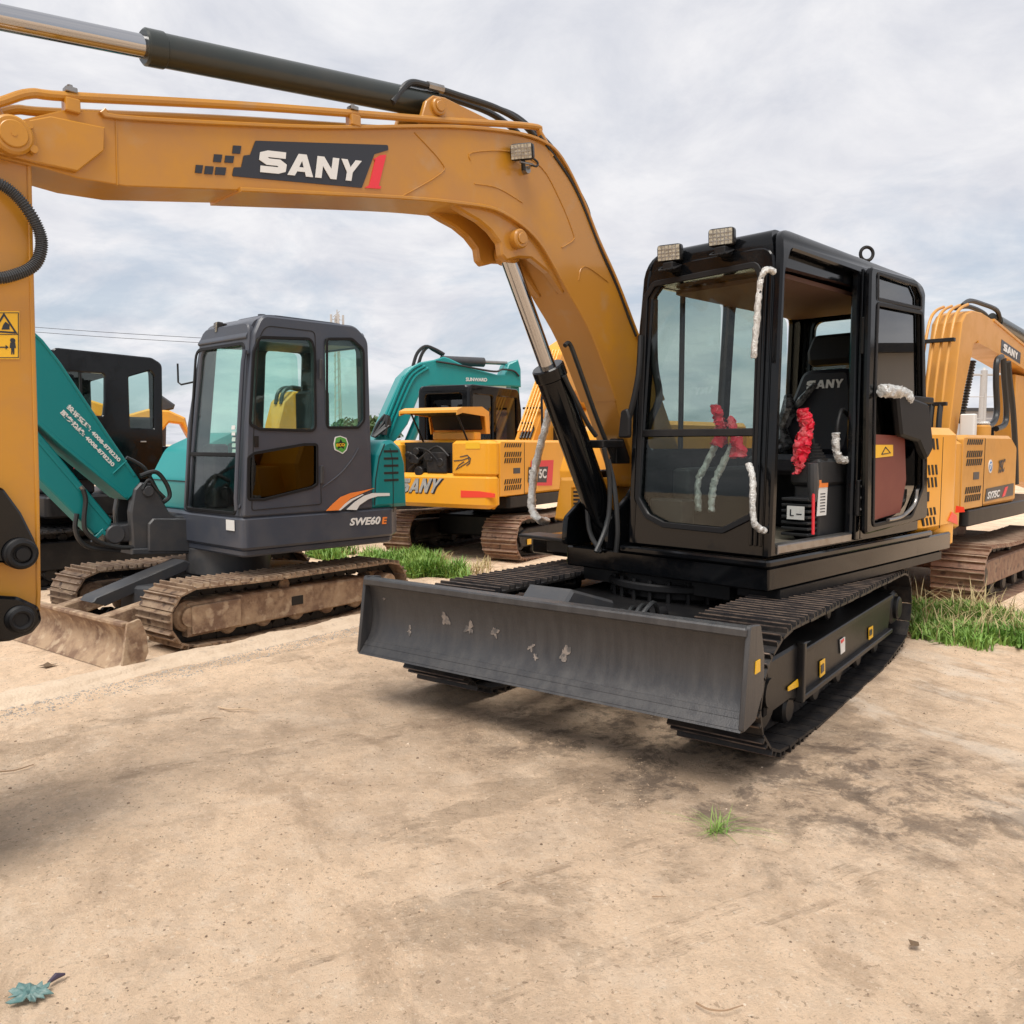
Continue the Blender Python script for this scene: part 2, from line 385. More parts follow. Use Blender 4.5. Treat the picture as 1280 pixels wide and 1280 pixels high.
def track(F, root, x0, x1, y0, y1, zt0, zt1, mb_, mfr, rf=.28, rr=.27, zf=0, zr=.03, sag=.03, pitch=.135, frame_poly=None, drive='rear', detail=True, mw=None, seed=1, gap=.93, edge=None, wr=None):
    mw = mw or mfr
    path = loop_path(y0+.03, y1-.03, zt0-.03, zt1-.03, rf-.03, rr-.03, zf+.03, zr+.03, sag)
    n = int(round(sum((Vector(path[i])-Vector(path[i-1])).length for i in range(len(path)))/pitch))
    pts, p = resample(path, n)
    prof = [(-.5, 0), (.5, 0), (.5, .012), (.44, .014), (.42, .036), (.34, .036), (.31, .014), (.02, .014), (.0, .034), (-.08, .034), (-.10, .014),
            (-.46, .012), (-.5, .012)]
    prof = [(a*p*gap, b-.006) for a, b in prof]
    belt = MB(F.M); ch = MB(F.M); tips = MB(F.M); rnd = random.Random(seed)
    cx = sum(q[0] for q in pts)/n; cz = sum(q[1] for q in pts)/n; xm = (x0+x1)/2
    for i in range(n):
        a, b = pts[i], pts[(i+1) % n]; c = (a+b)/2; t = (b-a).normalized(); o = Vector((-t.y, t.x))
        # outward = away from the loop (path runs nose-over-top clockwise): pick by sign
        if i == 0:
            ref = Vector((cx, cz)); sgn = 1
        mid = Vector((min(max(c.x, y0+rf), y1-rr), (zt0+zf)/2)); sgn = 1 if o.dot(c-mid) > 0 else -1
        o = o*sgn
        jx = rnd.uniform(-.003, .003)
        poly = [tuple(c+t*u+o*v) for u, v in prof]
        belt.prism(poly, x0+jx, x1+jx, 'x')
        if edge:
            for ua, ub, vt in ((.345, .415, .030), (-.075, -.005, .028)):
                tips.prism([tuple(c+t*(u*p*gap)+o*v) for u, v in ((ua, vt), (ub, vt), (ub-.01, vt+.0035), (ua+.01, vt+.0035))], x0+jx+.004, x1+jx-.004, 'x')
        if detail and not edge:
            for bx in (-.3, -.17, .17, .3):
                w = (x1-x0)*bx
                q = c+t*(p*.18)+o*.012; r_ = .011
                pl = [tuple(q+t*u+o*v) for u, v in ((-r_, -.002), (r_, -.002), (r_, .008), (-r_, .008))]
                belt.prism(pl, xm+w-r_, xm+w+r_, 'x')
        for s in (-1, 1):
            lk = [tuple(c+t*u+o*v) for u, v in ((-.46*p, -.012), (.46*p, -.012), (.5*p, -.045), (.3*p, -.075), (-.3*p, -.075), (-.5*p, -.045))]
            ch.prism(lk, xm+s*.05-.018, xm+s*.05+.018, 'x')
    bo = belt.build('track_belt', mb_, root, smooth=False)
    ch.build('track_chain', M['dark_steel'], bo, smooth=False)
    if edge: tips.build('grouser_edge', edge, bo, smooth=False)
    # wheels
    wr = wr or rf
    w = MB(F.M); cyf = y0+wr; czf = (zt0+zf)/2
    w.cyl((x0+.08, cyf, czf), (x1-.08, cyf, czf), wr-.11, 28, bevel=.02).cyl((x0+.05, cyf, czf), (x1-.05, cyf, czf), .07, 16)
    w.build('idler_wheel' if drive == 'rear' else 'drive_sprocket', mw, root)
    w = MB(F.M); cyr = y1-rr; czr = (zt1+zr)/2
    star = []
    for k in range(42):
        r_ = (rr-.10) if k % 2 else (rr-.065); a = 2*math.pi*k/42; star.append((cyr+r_*math.cos(a), czr+r_*math.sin(a)))
    w.prism(star, xm-.03, xm+.03, 'x'); w.cyl((x0+.06, cyr, czr), (x1-.06, cyr, czr), rr-.15, 24, bevel=.02).cyl((x0+.03, cyr, czr), (x1-.03, cyr, czr), .08, 20, bevel=.01)
    w.build('drive_sprocket' if drive == 'rear' else 'idler_wheel', mw, root)
    fr = MB(F.M)
    if frame_poly is None:
        frame_poly = [(cyf-.02, zf+.17), (cyr-.05, zf+.17), (cyr-.05, zt1-.2), (cyr-.3, zt0-.16), (cyf+.15, zt0-.16), (cyf-.02, zt0-.2)]
    fr.prism(frame_poly, x0+.06, x1-.06, 'x', bevel=.012)
    fo = fr.build('track_frame', mfr, root)
    k = 5 if detail else 4
    for i in range(k):
        t = (i+.5)/k; yy = cyf+.18+(cyr-cyf-.36)*t
        r_ = MB(F.M); r_.cyl((x0+.09, yy, zf+.125), (x1-.09, yy, zf+.125), .075, 16, bevel=.015); r_.build('roller', mw, root)
    yy = (cyf*.55+cyr*.45)
    r_ = MB(F.M); r_.cyl((x0+.12, yy, zt0-.125), (x1-.12, yy, zt0-.125), .05, 14, bevel=.01); r_.build('top_roller', mw, root)
    return bo, fo
def hyd(F, root, p0, p1, t, rb, rrod, mb_, mr, name='cylinder', gland=True):
    """barrel from p0 to p0+(p1-p0)*t, rod on to p1"""
    p0, p1 = Vector(p0), Vector(p1); q = p0+(p1-p0)*t; d = (p1-p0).normalized()
    b = MB(F.M); b.cyl(p0, q, rb, 28, bevel=.008)
    if gland: b.cyl(q-d*.07, q+d*.012, rb*1.08, 28, bevel=.008)
    bo = b.build(name, mb_, root)
    r = MB(F.M); r.cyl(q-d*.05, p1, rrod, 24); r.build('piston_rod', mr, bo)
    return bo
def hose(F, root, pts, r, m, name='hose', n=8, sm=6):
    return MB(F.M).tube(pts, r, n, smooth=sm).build(name, m, root)
def pane(F, root, poly, a, b, ax, m, name='window_glass', label=None):
    return MB(F.M).prism(poly, a, b, ax).build(name, m, root, smooth=False, label=label)
def wrap(F, root, pts, r, m, name, seed=0, n=18):
    rn = random.Random(seed); P = catmull(pts, 14)
    mb = MB(F.M).tube(P, r, n, rf=lambda i, mm: r*(1+rn.uniform(-.07, .1)) if 0 < i < mm-1 else r*.75)
    return mb.build(name, m, root, angle=50, jitter=r*.38)
def lamp(F, root, c, dirv, w=.1, h=.075, name='work_lamp'):
    d = Vector(dirv).normalized(); x = d.cross(Vector((0, 0, 1))).normalized(); z = x.cross(d)
    T = F.M @ Matrix((( x.x, d.x, z.x, c[0]), (x.y, d.y, z.y, c[1]), (x.z, d.z, z.z, c[2]), (0, 0, 0, 1)))
    b = MB(T); b.prism(fillet([(-w, -h), (w, -h), (w, h), (-w, h)], .02, 3), -.05, 0, 'y', bevel=.008)
    for k in range(5): b.box((-w*.8+k*w*.38, -.075, -h*.8), (-w*.8+k*w*.38+.008, -.045, h*.8))
    b.tube([(0, -.03, -h), (0, -.03, -h-.05)], .012, 8)
    o = b.build(name, M['black_satin'], root)
    f = MB(T); f.prism([(-w*.88, -h*.85), (w*.88, -h*.85), (w*.88, h*.85), (-w*.88, h*.85)], 0, .006, 'y'); f.build('lamp_lens', M['lampface'], o)
    g = MB(T)
    for k in range(1, 4): g.box((-w*.88, .006, -h*.85+k*h*.42-.002), (w*.88, .009, -h*.85+k*h*.42+.002))
    for k in range(1, 6): g.box((-w*.88+k*w*.293-.002, .0065, -h*.85), (-w*.88+k*w*.293+.002, .0085, h*.85))
    g.build('lamp_grid', M['steel'], o)
    return o
def bead(mb, pts, r, x):     # weld seam on a plane x
    mb.tube([(x, p[0], p[1]) for p in pts], r, 6, smooth=4)
def slots(mb, quad, nx, ny, skew=.35, fill=.45):
    """slanted louvre slots: quad bl,br,tr,tl of 3d points; returns parallelogram prisms"""
    q = [Vector(p) for p in quad]; nrm = (q[1]-q[0]).cross(q[3]-q[0]).normalized()
    for j in range(ny):
        for i in range(nx):
            u0 = (i+.1)/nx; u1 = u0+fill/nx; v0 = (j+.1)/ny; v1 = (j+.9)/ny; sk = skew/nx
            P = [bil(q, u0, v0), bil(q, u1, v0), bil(q, u1+sk, v1), bil(q, u0+sk, v1)]
            mb.add([p-nrm*.004 for p in P]+[p+nrm*.004 for p in P], [(3, 2, 1, 0), (4, 5, 6, 7), (0, 1, 5, 4), (1, 2, 6, 5), (2, 3, 7, 6), (3, 0, 4, 7)])
# ================================================================== MAIN MACHINE (A)
oA = atz(985, 943)
FT = Frame(oA, 36.3)                       # tracks and blade
cH = atz(962, 712, .78)
FH = Frame(cH, 45.9)                       # slewed upper structure
A = thing('excavator', 'nearest excavator, glossy black cab with open door, arched amber boom and wide dark blade', 'excavator', FT)
tb = MB
# --- undercarriage
fp = FT.X([(972, 905), (1012, 875), (1108, 800), (1108, 752), (1090, 757), (1012, 812), (972, 838)], -.06)
b1, f1 = track(FT, A, -.46, 0.0, -.41, 2.72, .62, .58, M['dark_steel'], M['black_satin'], rf=.43, wr=.3, rr=.27, zf=0, zr=.03, sag=.0, edge=M['worn'], frame_poly=[(-.14, .2), (.2, .2), (.3, .17), (2.25, .17), (2.35, .42), (2.2, .42), (.6, .42), (.3, .46), (-.14, .46)])
b2, f2 = track(FT, A, -2.14, -1.68, -.41, 2.72, .62, .58, M['dark_steel'], M['black_satin'], rf=.43, wr=.3, rr=.27, zf=0, zr=.03, sag=.0, seed=2, edge=M['worn'])
m = MB(FT.M)
for lo, hi in (((-.062, .55, .46), (-.052, 2.2, .50)),): m.rbox((-.07, .32, .40), (-.035, 2.25, .43), .008)
m.rbox((-.07, .32, .165), (-.03, 2.25, .195), .008)
m.rbox((-.07, .29, .165), (-.025, .33, .47), .008)
m.build('frame_rib', M['black_satin'], f1)
def sticker(F, root, px, plane, val, mt, name='sticker', d=.002):
    q = q3(F, px, plane, val); n = (q[1]-q[0]).cross(q[3]-q[0]).normalized(); c = sum(q, Vector())/4
    cam = F.Mi @ CAM
    if n.dot(cam-c) < 0: n = -n
    return MB(F.M).add([p-n*d for p in q]+[p+n*d for p in q], [(3, 2, 1, 0), (4, 5, 6, 7), (0, 1, 5, 4), (1, 2, 6, 5), (2, 3, 7, 6), (3, 0, 4, 7)]).build(name, mt, root, smooth=False)
sticker(FT, f1, [(1025, 847), (1031, 842), (1031, 823), (1025, 827)], 'x', -.052, M['warn'])
sticker(FT, f1, [(1026.2, 842), (1029.8, 838.5), (1029.8, 829), (1026.2, 832)], 'x', -.0485, M['navy'], 'sticker_mark')
sticker(FT, f1, [(1087, 795), (1090, 792.5), (1090, 786), (1087, 788)], 'x', -.0485, M['navy'], 'sticker_mark')
sticker(FT, f1, [(1051.5, 804), (1054.8, 801), (1054.8, 798), (1051.3, 800.5)], 'x', -.0485, M['redlbl'], 'sticker_mark')
sticker(FT, f1, [(1086, 800), (1091, 796), (1091, 782), (1086, 785)], 'x', -.052, M['warn'])
sticker(FT, f1, [(985, 864), (998, 858), (997, 849), (985, 859)], 'x', -.052, M['warn'])
sticker(FT, f1, [(1051, 818), (1056, 814), (1056, 796), (1050, 800)], 'x', -.052, M['white'])
# car body
m = MB(FT.M)
m.prism([(-1.7, .5), (-1.35, .2), (-.8, .2), (-.44, .5), (-.44, 1.75), (-.8, 2.05), (-1.35, 2.05), (-1.7, 1.75)], .26, .5, 'z', bevel=.02)
for x in (-1.7, -.44):
    s = 1 if x > -1 else -1
    for y in (.35, 1.5): m.rbox((min(x, x+s*.1), y, .3), (max(x, x+s*.1), y+.5, .48), .02)
m.build('carbody', M['black_satin'], A)
m = MB(FT.M); m.cyl((-1.075, 1.13, .5), (-1.075, 1.13, .70), .42, 48, bevel=.02).cyl((-1.075, 1.13, .56), (-1.075, 1.13, .61), .47, 48, bevel=.01)
for k in range(24):
    a = 2*math.pi*k/24; m.cyl((-1.075+.445*math.cos(a), 1.13+.445*math.sin(a), .5), (-1.075+.445*math.cos(a), 1.13+.445*math.sin(a), .63), .014, 6)
m.build('swing_ring', M['rubber'], A)
# blade
bp = catmull([(-.575, .70), (-.545, .60), (-.535, .49), (-.56, .385), (-.635, .295)], 5); bp = [(p.x, p.y) for p in bp]
back = [(y+.03, z) for y, z in bp][::-1]
m = MB(FT.M); m.prism(bp+back, -2.19, .0, 'x')
m.rbox((-2.2, -.60, .665), (.01, -.525, .705), .012)
bl = m.build('dozer_blade', M['blade'], A)
m = MB(FT.M); m.prism([(-.608, .322), (-.642, .284), (-.62, .28), (-.582, .322)], -2.2, .01, 'x'); m.prism([(-.588, .352), (-.605, .330), (-.595, .328), (-.58, .352)], -2.19, 0, 'x')
m.build('cutting_edge', M['blade'], bl)
for px_, py_, s_ in ((556, 779, .045), (587, 788, .05), (619, 792, .04), (664, 806, .035), (669, 814, .03), (705, 812, .055), (480, 757, .02), (512, 790, .03)):
    t_ = (py_-735-.135*(px_-470))/78.0; i_ = max(0, min(len(bp)-2, int(t_*(len(bp)-1)))); n0, n1 = Vector(bp[i_]), Vector(bp[i_+1]); ct = (n0+n1)/2; dr = (n1-n0).normalized(); nr_ = Vector((dr.y, -dr.x)); nr_ = nr_ if nr_.x < 0 else -nr_
    d0 = ray(px_, py_); P0 = FT.o+FT.y*ct.x; k_ = (P0-CAM).dot(FT.y)/d0.dot(FT.y); xx_ = (FT.Mi @ (CAM+d0*k_)).x
    rn = random.Random(px_); vv = []
    for j in range(28):
        a_ = 2*math.pi*j/28; q_ = s_*max(.2, .6+.9*noise.noise(Vector((math.cos(a_)*1.3, math.sin(a_)*1.3, px_*.37)))+.35*noise.noise(Vector((math.cos(a_)*4, math.sin(a_)*4, px_*.7)))); u_ = math.sin(a_)*q_*.9; w_ = ct+dr*u_+nr_*.0025; k2 = max(0, min(len(bp)-2, i_+int(round(u_/((n1-n0).length))))); base = Vector(bp[k2])+(Vector(bp[k2+1])-Vector(bp[k2]))*.5
        # follow the curved face
        zz_ = ct.y+dr.y*u_; yy_ = None
        for a1, b1_ in zip(bp, bp[1:]):
            if min(a1[1], b1_[1]) <= zz_ <= max(a1[1], b1_[1]): f_ = (zz_-a1[1])/(b1_[1]-a1[1]); yy_ = a1[0]+(b1_[0]-a1[0])*f_
        if yy_ is None: yy_ = ct.x
        vv.append((xx_+math.cos(a_)*q_*.8, yy_-.003, zz_))
    MB(FT.M).add(vv+[(x, y+.002, z) for x, y, z in vv], [tuple(range(28)), tuple(range(28, 56))[::-1]]+[(j, (j+1) % 28, 28+(j+1) % 28, 28+j) for j in range(28)]).build('paint_scuff', M['scuff'], bl, smooth=False)
m = MB(FT.M)
for x in (.0, -2.215): MB(FT.M).prism(fillet([(-.642, .282), (-.58, .715), (-.46, .70), (-.41, .56), (-.41, .41), (-.50, .30)], .02, 3), x, x+.022, 'x', bevel=.004).build("blade_cheek", M["blade"], bl)

sticker(FT, bl, [(944, 843), (950, 839), (950, 824), (945, 827)], 'x', .025, M['warn'])
m = MB(FT.M)
for x in (-.35, -.75, -1.45, -1.85): m.prism([(-.53, .66), (-.44, .6), (-.44, .36), (-.58, .30), (-.50, .49)], x, x+.02, 'x')
m.rbox((-1.95, -.50, .47), (-.25, -.43, .56), .015)
m.build('blade_rib', M['black_satin'], bl)
for x in (-1.42, -.73):
    m = MB(FT.M); m.prism([(-.47, .36), (-.47, .54), (.0, .50), (.35, .44), (.35, .30), (-.05, .33)], x-.05, x+.05, 'x', bevel=.012); m.build('blade_arm', M['black_satin'], A)
m = MB(FT.M); m.prism([(-.45, .60), (-.30, .72), (.12, .60), (.12, .44), (-.30, .50), (-.45, .5)], -1.28, -1.0, 'x', bevel=.015); m.build('cylinder_guard', M['greydk'], A)
hyd(FT, A, (-.82, .35, .52), (-.82, -.45, .52), .6, .035, .02, M['rubber'], M['steel'], 'blade_cylinder')
for k in range(5):
    hose(FT, A, [(-1.0+k*.05, .25, .5), (-.95+k*.06, .0, .56+.02*k), (-.8+k*.02, -.2, .53), (-.75+.03*k, -.38, .5)], .012, M['blackhose'])
# --- upper structure frame: FH. x=0 cab side, y=0 front, z=.78 platform floor
H = FH
m = MB(H.M)
m.prism(fillet([(0.01, -.03), (.01, 2.72), (-2.03, 2.72), (-2.03, .25), (-1.44, .25), (-1.44, -.03)], [.02, .06, .06, .02, .02, .02], 4), .66, .79, 'z', bevel=.01)
m.prism(fillet([(.02, -.05), (.02, 2.3), (-1.0, 2.3), (-1.0, -.05)], .03, 4), .79, .83, 'z', bevel=.01)
plat = m.build('platform', M['black'], A)
m = MB(H.M); m.prism([(.012, .10), (.012, 2.5), (-.25, 2.5), (-.25, .1)], .60, .657, 'z'); m.prism([(-.30, .10), (-.3, 2.5), (-1.4, 2.5), (-1.4, .1)], .56, .657, 'z')
m.build('belly_pan', M['black_satin'], plat)
# cab shell -------------------------------------------------------
XL, XR = 0.0, -.96
def taper(F):
    Mi = F.Mi; Mm = F.M
    def w(p):
        q = Mi @ p; t = max(0, q.z-1.6)/1.0
        if q.x < -.48: q.x += .07*t*t
        tt = max(0, q.z-2.42)/.19; s_ = .055*tt*tt
        if q.x > -.3: q.x -= s_*(q.x+.3)/.3
        elif q.x < -.66: q.x += s_*(-.66-q.x)/.3
        q.y += .0
        return Mm @ q
    return w
def fy(z): return .0+.05*max(0, (z-.85))/1.5        # front lean
side_out = fillet([(.0, .84), (.03, 1.7), (.062, 2.602), (1.9, 2.575), (2.045, 2.54), (2.06, .84)], [.01, .2, .17, .1, .13, .02], 7)
door_hole = fillet([(.06, .90), (.095, 2.36), (.16, 2.485), (.985, 2.475), (.985, .90)], [.02, .1, .06, .03, .02], 4)
rear_win = fillet([(1.2, 1.45), (1.2, 2.44), (1.88, 2.42), (1.93, 1.45)], .06, 4)
m = MB(H.M)
m.prism(side_out, -.05, XL, 'x', holes=[door_hole, rear_win], bevel=.012)
far_win = fillet([(.14, 1.42), (.17, 2.40), (.95, 2.40), (.95, 1.42)], .06, 4); far_win2 = fillet([(1.05, 1.42), (1.05, 2.40), (1.86, 2.38), (1.9, 1.42)], .06, 4)
m.prism(side_out, XR, XR+.05, 'x', holes=[far_win, far_win2], bevel=.012)
# front frame
fo = fillet([(-.045, .84), (-.045, 2.5), (-.915, 2.5), (-.915, .84)], [.01, .1, .1, .01], 4)
hole_px = [(806, 372), (815, 357), (940, 333), (945, 345), (941, 642), (925, 650), (905, 660), (833, 653), (812, 642), (801, 622)]
fh = H.Y(hole_px, 0.02); 
fh = [(min(-.12, max(-.9, x)), z) for x, z in fh]; fh = fillet(fh, .03, 3)
Lean = Matrix(((1, 0, 0, 0), (0, 1, .034, -.03), (0, 0, 1, 0), (0, 0, 0, 1)))
m.prism(fo, -.0, .05, 'y', holes=[fh], bevel=.01, M=Lean)
ro = fillet([(-.04, .84), (-.04, 2.5), (-.92, 2.5), (-.92, .84)], .05, 3); rh = fillet([(-.14, 1.5), (-.14, 2.36), (-.82, 2.36), (-.82, 1.5)], .06, 4)
m.prism(ro, 2.0, 2.05, 'y', holes=[rh], bevel=.01)
cab = m.build('cab', M['black'], A, warp=taper(H))
# roof
m = MB(H.M)
rp = fillet([(.06, 2.40), (.064, 2.600), (1.9, 2.573), (2.035, 2.53), (2.035, 2.42)], [0, .17, .1, .12, 0], 7)
m.prism(rp, XR+.055, -.052, 'x', bevel=.0)
m.prism(fillet([(-.06, .3), (-.06, 1.8), (-.9, 1.8), (-.9, .3)], .15, 5), 2.575, 2.615, 'z', bevel=.015)
roof = m.build('roof', M['black'], cab, warp=taper(H))
m = MB(H.M); m.prism(fillet([(-.12, .3), (-.12, 1.85), (-.86, 1.85), (-.86, .3)], .05, 3), 2.37, 2.395, 'z'); m.build('roof_lining', M['brown'], cab)
m = MB(H.M); m.ring((-.12, 1.35, 2.66), (.75, -.6, 0), .042, .011).cyl((-.12, 1.35, 2.57), (-.12, 1.35, 2.61), .012, 8); m.build('lifting_eye', M['black_satin'], cab)
# front glazing (upper and lower panes with a cross bar)
zb = H.Y([(870, 541)], .03)[0][1]
up = [(x, z) for x, z in fh if z > zb+.02]; lo_ = [(x, z) for x, z in fh if z < zb-.02]
xs = [p[0] for p in fh]; xa, xb = min(xs), max(xs)
def clip(poly, z, above):
    out = []
    for i in range(len(poly)):
        a, b = poly[i-1], poly[i]
        ia, ib = (a[1] > z) == above, (b[1] > z) == above
        if ia != ib:
            t = (z-a[1])/(b[1]-a[1]); out.append((a[0]+(b[0]-a[0])*t, z))
        if ib: out.append(b)
    return out
fg = inset(fh if area2(fh) > 0 else fh[::-1], -.02)
w1 = MB(H.M).prism(clip(fg, zb, True), .012, .018, 'y', M=Lean).build('windscreen', M['glass'], cab, smooth=False)
w2 = MB(H.M).prism(clip(fg, zb, False), .018, .024, 'y', M=Lean).build('lower_windscreen', M['glass'], cab, smooth=False)
MB(H.M).rbox((xa-.01, -.004, zb-.022), (xb+.01, .04, zb+.022), .008, M=Lean).build('cross_bar', M['black_satin'], cab)
m = MB(H.M)
fr = fh if area2(fh) > 0 else fh[::-1]
m.prism(inset(fr, -.03), -.012, .0, 'y', holes=[inset(fr, .004)], bevel=.004, M=Lean); m.build('window_seal', M['rubber'], cab)
# vertical ribs on the corner pillar
m = MB(H.M)
for k, x in enumerate((-.115, -.085, -.055)): m.rbox((x-.009, -.012, .9), (x+.009, 0.002, 2.38), .005, M=Lean)
m.build('pillar_rib', M['black'], cab)
for n_, poly, a_, b_, ax_, mt_ in (('side_window', far_win, XR+.02, XR+.026, 'x', 'glass_grey'), ('side_window', far_win2, XR+.02, XR+.026, 'x', 'glass_grey'), ('side_window', rear_win, -.03, -.024, 'x', 'glass_dark'), ('rear_window', rh, 2.02, 2.026, 'y', 'glass_grey')):
    pane(H, cab, inset(poly if area2(poly) > 0 else poly[::-1], -.01), a_, b_, ax_, M[mt_], n_)
MB(H.M).rbox((XR+.01, .5, 1.42), (XR+.035, .53, 2.4), .005).build('window_slide', M['black_satin'], cab)
# sill, hinges, hinge pillar
MB(H.M).prism([(.07, .855), (.07, .905), (.97, .905), (.97, .855)], -.06, .012, 'x', bevel=.006).build('door_sill', M['steel'], cab)
m = MB(H.M); m.rbox((-.0, 1.0, .86), (.02, 1.06, 2.5), .008); m.rbox((.0, 1.085, .86), (.012, 1.12, 2.5), .005); m.build('hinge_pillar', M['black'], cab)
for z in (1.12, 2.1):
    m = MB(H.M); m.rbox((.018, .985, z-.11), (.04, 1.14, z+.11), .008); h_ = m.build('hinge', M['black_satin'], cab)
    for k in (-1, 0, 1): MB(H.M).cyl((.04, 1.02, z+k*.07), (.048, 1.02, z+k*.07), .012, 8).build('bolt', M['steel'], h_)
# open door folded back along the cab
dp = H.X([(1084, 333), (1141, 349), (1151, 372), (1155, 560), (1155, 648), (1078, 668), (1080, 500)], .06)
dp = fillet(dp, [.05, .1, .06, 0, .05, .03, 0], 5)
h1 = fillet(H.X([(1092, 343), (1140, 358), (1146, 372), (1146, 386), (1092, 374)], .06), [.02, .05, .03, .01, .01], 4)
h2 = fillet(H.X([(1092, 381), (1147, 392), (1149, 540), (1148, 610), (1134, 645), (1086, 656), (1088, 500)], .06), [.02, .03, 0, .06, .08, .03, 0], 5)
m = MB(H.M); m.prism(dp, .045, .085, 'x', holes=[h1, h2], bevel=.012)
door = m.build('door', M['black'], A)
pane(H, door, inset(h1 if area2(h1) > 0 else h1[::-1], -.01), .058, .063, 'x', M['glass_dark'], 'door_glass')
pane(H, door, inset(h2 if area2(h2) > 0 else h2[::-1], -.01), .058, .063, 'x', M['glass_dark'], 'door_glass')
m = MB(H.M); h2c = h2 if area2(h2) > 0 else h2[::-1]
m.prism(inset(h2c, -.014), .085, .093, 'x', holes=[inset(h2c, .01)], bevel=.003); h1c = h1 if area2(h1) > 0 else h1[::-1]
m.prism(inset(h1c, -.012), .085, .093, 'x', holes=[inset(h1c, .008)], bevel=.003); m.build('glass_seal', M['rubber'], door)
mp = H.X([(1088, 543), (1126, 545), (1128, 600), (1121, 640), (1087, 650)], .05)
MB(H.M).prism(fillet(mp, .02, 3), .068, .074, 'x').build('door_panel', M['maroon'], door)
sticker(H, door, [(1089, 573), (1116, 570), (1116, 556), (1089, 556)], 'x', .077, M['warn'])
tri = H.X([(1102, 568), (1113, 566), (1107, 559)], .08)
MB(H.M).prism(strip(tri+[tri[0]], .006), .078, .082, 'x').build('warning_triangle', M['navy'], door)
m = MB(H.M); m.tube([(.10, *H.X([p], .1)[0]) for p in ((1146, 612), (1143, 630), (1128, 645), (1110, 650))], .012, 8, smooth=5); m.build('door_grab_rail', M['steel'], door)
lp = H.X([(1112, 490), (1152, 505), (1158, 560), (1150, 575), (1140, 552), (1118, 545)], .1)
m = MB(H.M); m.prism(fillet(lp, .03, 3), .095, .15, 'x', bevel=.015); m.rbox((.09, 1.55, 1.72), (.13, 1.9, 1.76), .01); m.build('door_latch', M['rubber'], door)
wrap(H, door, [(.13, *H.X([p], .13)[0]) for p in ((1102, 488), (1115, 489), (1128, 492), (1136, 500))], .036, M['foil'], 'latch_wrap', 5)
# cab-front handrails wrapped in foil
def fp3(px, y): return (H.Y([px], y)[0][0], y, H.Y([px], y)[0][1])
hr = [fp3((968, 340), .0), fp3((958, 337), -.06), fp3((951, 350), -.08), fp3((946, 400), -.08), fp3((942, 448), -.07)]
MB(H.M).tube(hr, .012, 8, smooth=5).build('handrail', M['black_satin'], cab)
wrap(H, cab, hr, .0155, M['foil'], 'handrail_wrap', 1)
hr = [fp3((936, 580), -.05), fp3((941, 600), -.08), fp3((941, 640), -.09), fp3((945, 657), -.08), fp3((956, 664), -.01)]
MB(H.M).tube(hr, .012, 8, smooth=5).build('handrail', M['black_satin'], cab)
wrap(H, cab, hr, .0165, M['foil'], 'handrail_wrap', 2)
# work lamps on the roof front
l1 = fp3((836, 316), -.01); l2 = fp3((901, 296), .0)
for p, dv in ((l1, (.3, -1, -.12)), (l2, (.28, -1, -.1))):
    lamp(H, cab, p, dv, .072, .048)
    m = MB(H.M); m.rbox((p[0]-.03, p[1]-.02, p[2]-.1), (p[0]+.04, p[1]+.07, p[2]-.055), .01)
    for k in range(3): m.tube([(p[0]-.03+.03*k, p[1]+.03, p[2]-.06), (p[0]-.06+.05*k, p[1]-.01, p[2]-.09), (p[0]+.0+.03*k, p[1]-.03, p[2]-.10), (p[0]+.05, p[1]+.05, p[2]-.07)], .006, 6, smooth=4)
    m.build('lamp_bracket', M['rubber'], cab)
# mirror and loose rubber on the far front corner
m = MB(H.M); a = fp3((801, 420), .02); b = fp3((780, 535), -.05)
m.tube([a, fp3((798, 470), -.03), fp3((787, 520), -.06), b], .018, 8, smooth=4); m.prism(fillet([(b[0]-.02, b[2]-.06), (b[0]+.07, b[2]-.06), (b[0]+.07, b[2]+.06), (b[0]+.05, b[2]+.12), (b[0]+.0, b[2]+.10)], .02, 3), -.09, -.055, 'y', bevel=.01)
m.build('side_mirror', M['rubber'], cab)
m = MB(H.M); m.tube([fp3((818, 375), .08), fp3((818, 450), .08), fp3((824, 495), .08), fp3((815, 520), .08), fp3((810, 535), .09)], .022, 8, smooth=5); m.build('roller_blind', M['rubber'], cab)
# --- interior
m = MB(H.M); m.prism([(-.06, .06), (-.06, 1.95), (-.9, 1.95), (-.9, .06)], .835, .87, 'z'); m.build('cab_floor', M['mat_floor'], cab)
m = MB(H.M); m.rbox((-.80, 1.35, .87), (-.16, 1.98, 1.28), .03); m.rbox((-.9, 1.7, .87), (-.07, 1.99, 1.5), .02); m.build('seat_riser', M['interior'], cab)
seat = MB(H.M); seat.rbox((-.72, .95, 1.25), (-.24, 1.5, 1.38), .05)
seat = seat.build('seat', M['seat'], cab)
m = MB(H.M @ Matrix.Translation((-.48, 1.5, 1.36)) @ Matrix.Rotation(R(-14), 4, 'X'))
m.prism(fillet([(-.24, 0), (.24, 0), (.26, .3), (.18, .62), (-.18, .62), (-.26, .3)], .08, 5), -.07, .07, 'y', bevel=.04); sb = m.build('backrest', M['seat'], seat)
T_ = H.M @ Matrix.Translation((-.48, 1.5, 1.36)) @ Matrix.Rotation(R(-14), 4, 'X')
lg = logo_mesh(); m = MB(T_); sheet(m, lg, [Vector((-.12, -.074, .47)), Vector((.14, -.074, .47)), Vector((.14, -.074, .53)), Vector((-.12, -.074, .53))], (0, -.003, 0)); m.build('backrest_lettering', M['white'], seat, smooth=False)
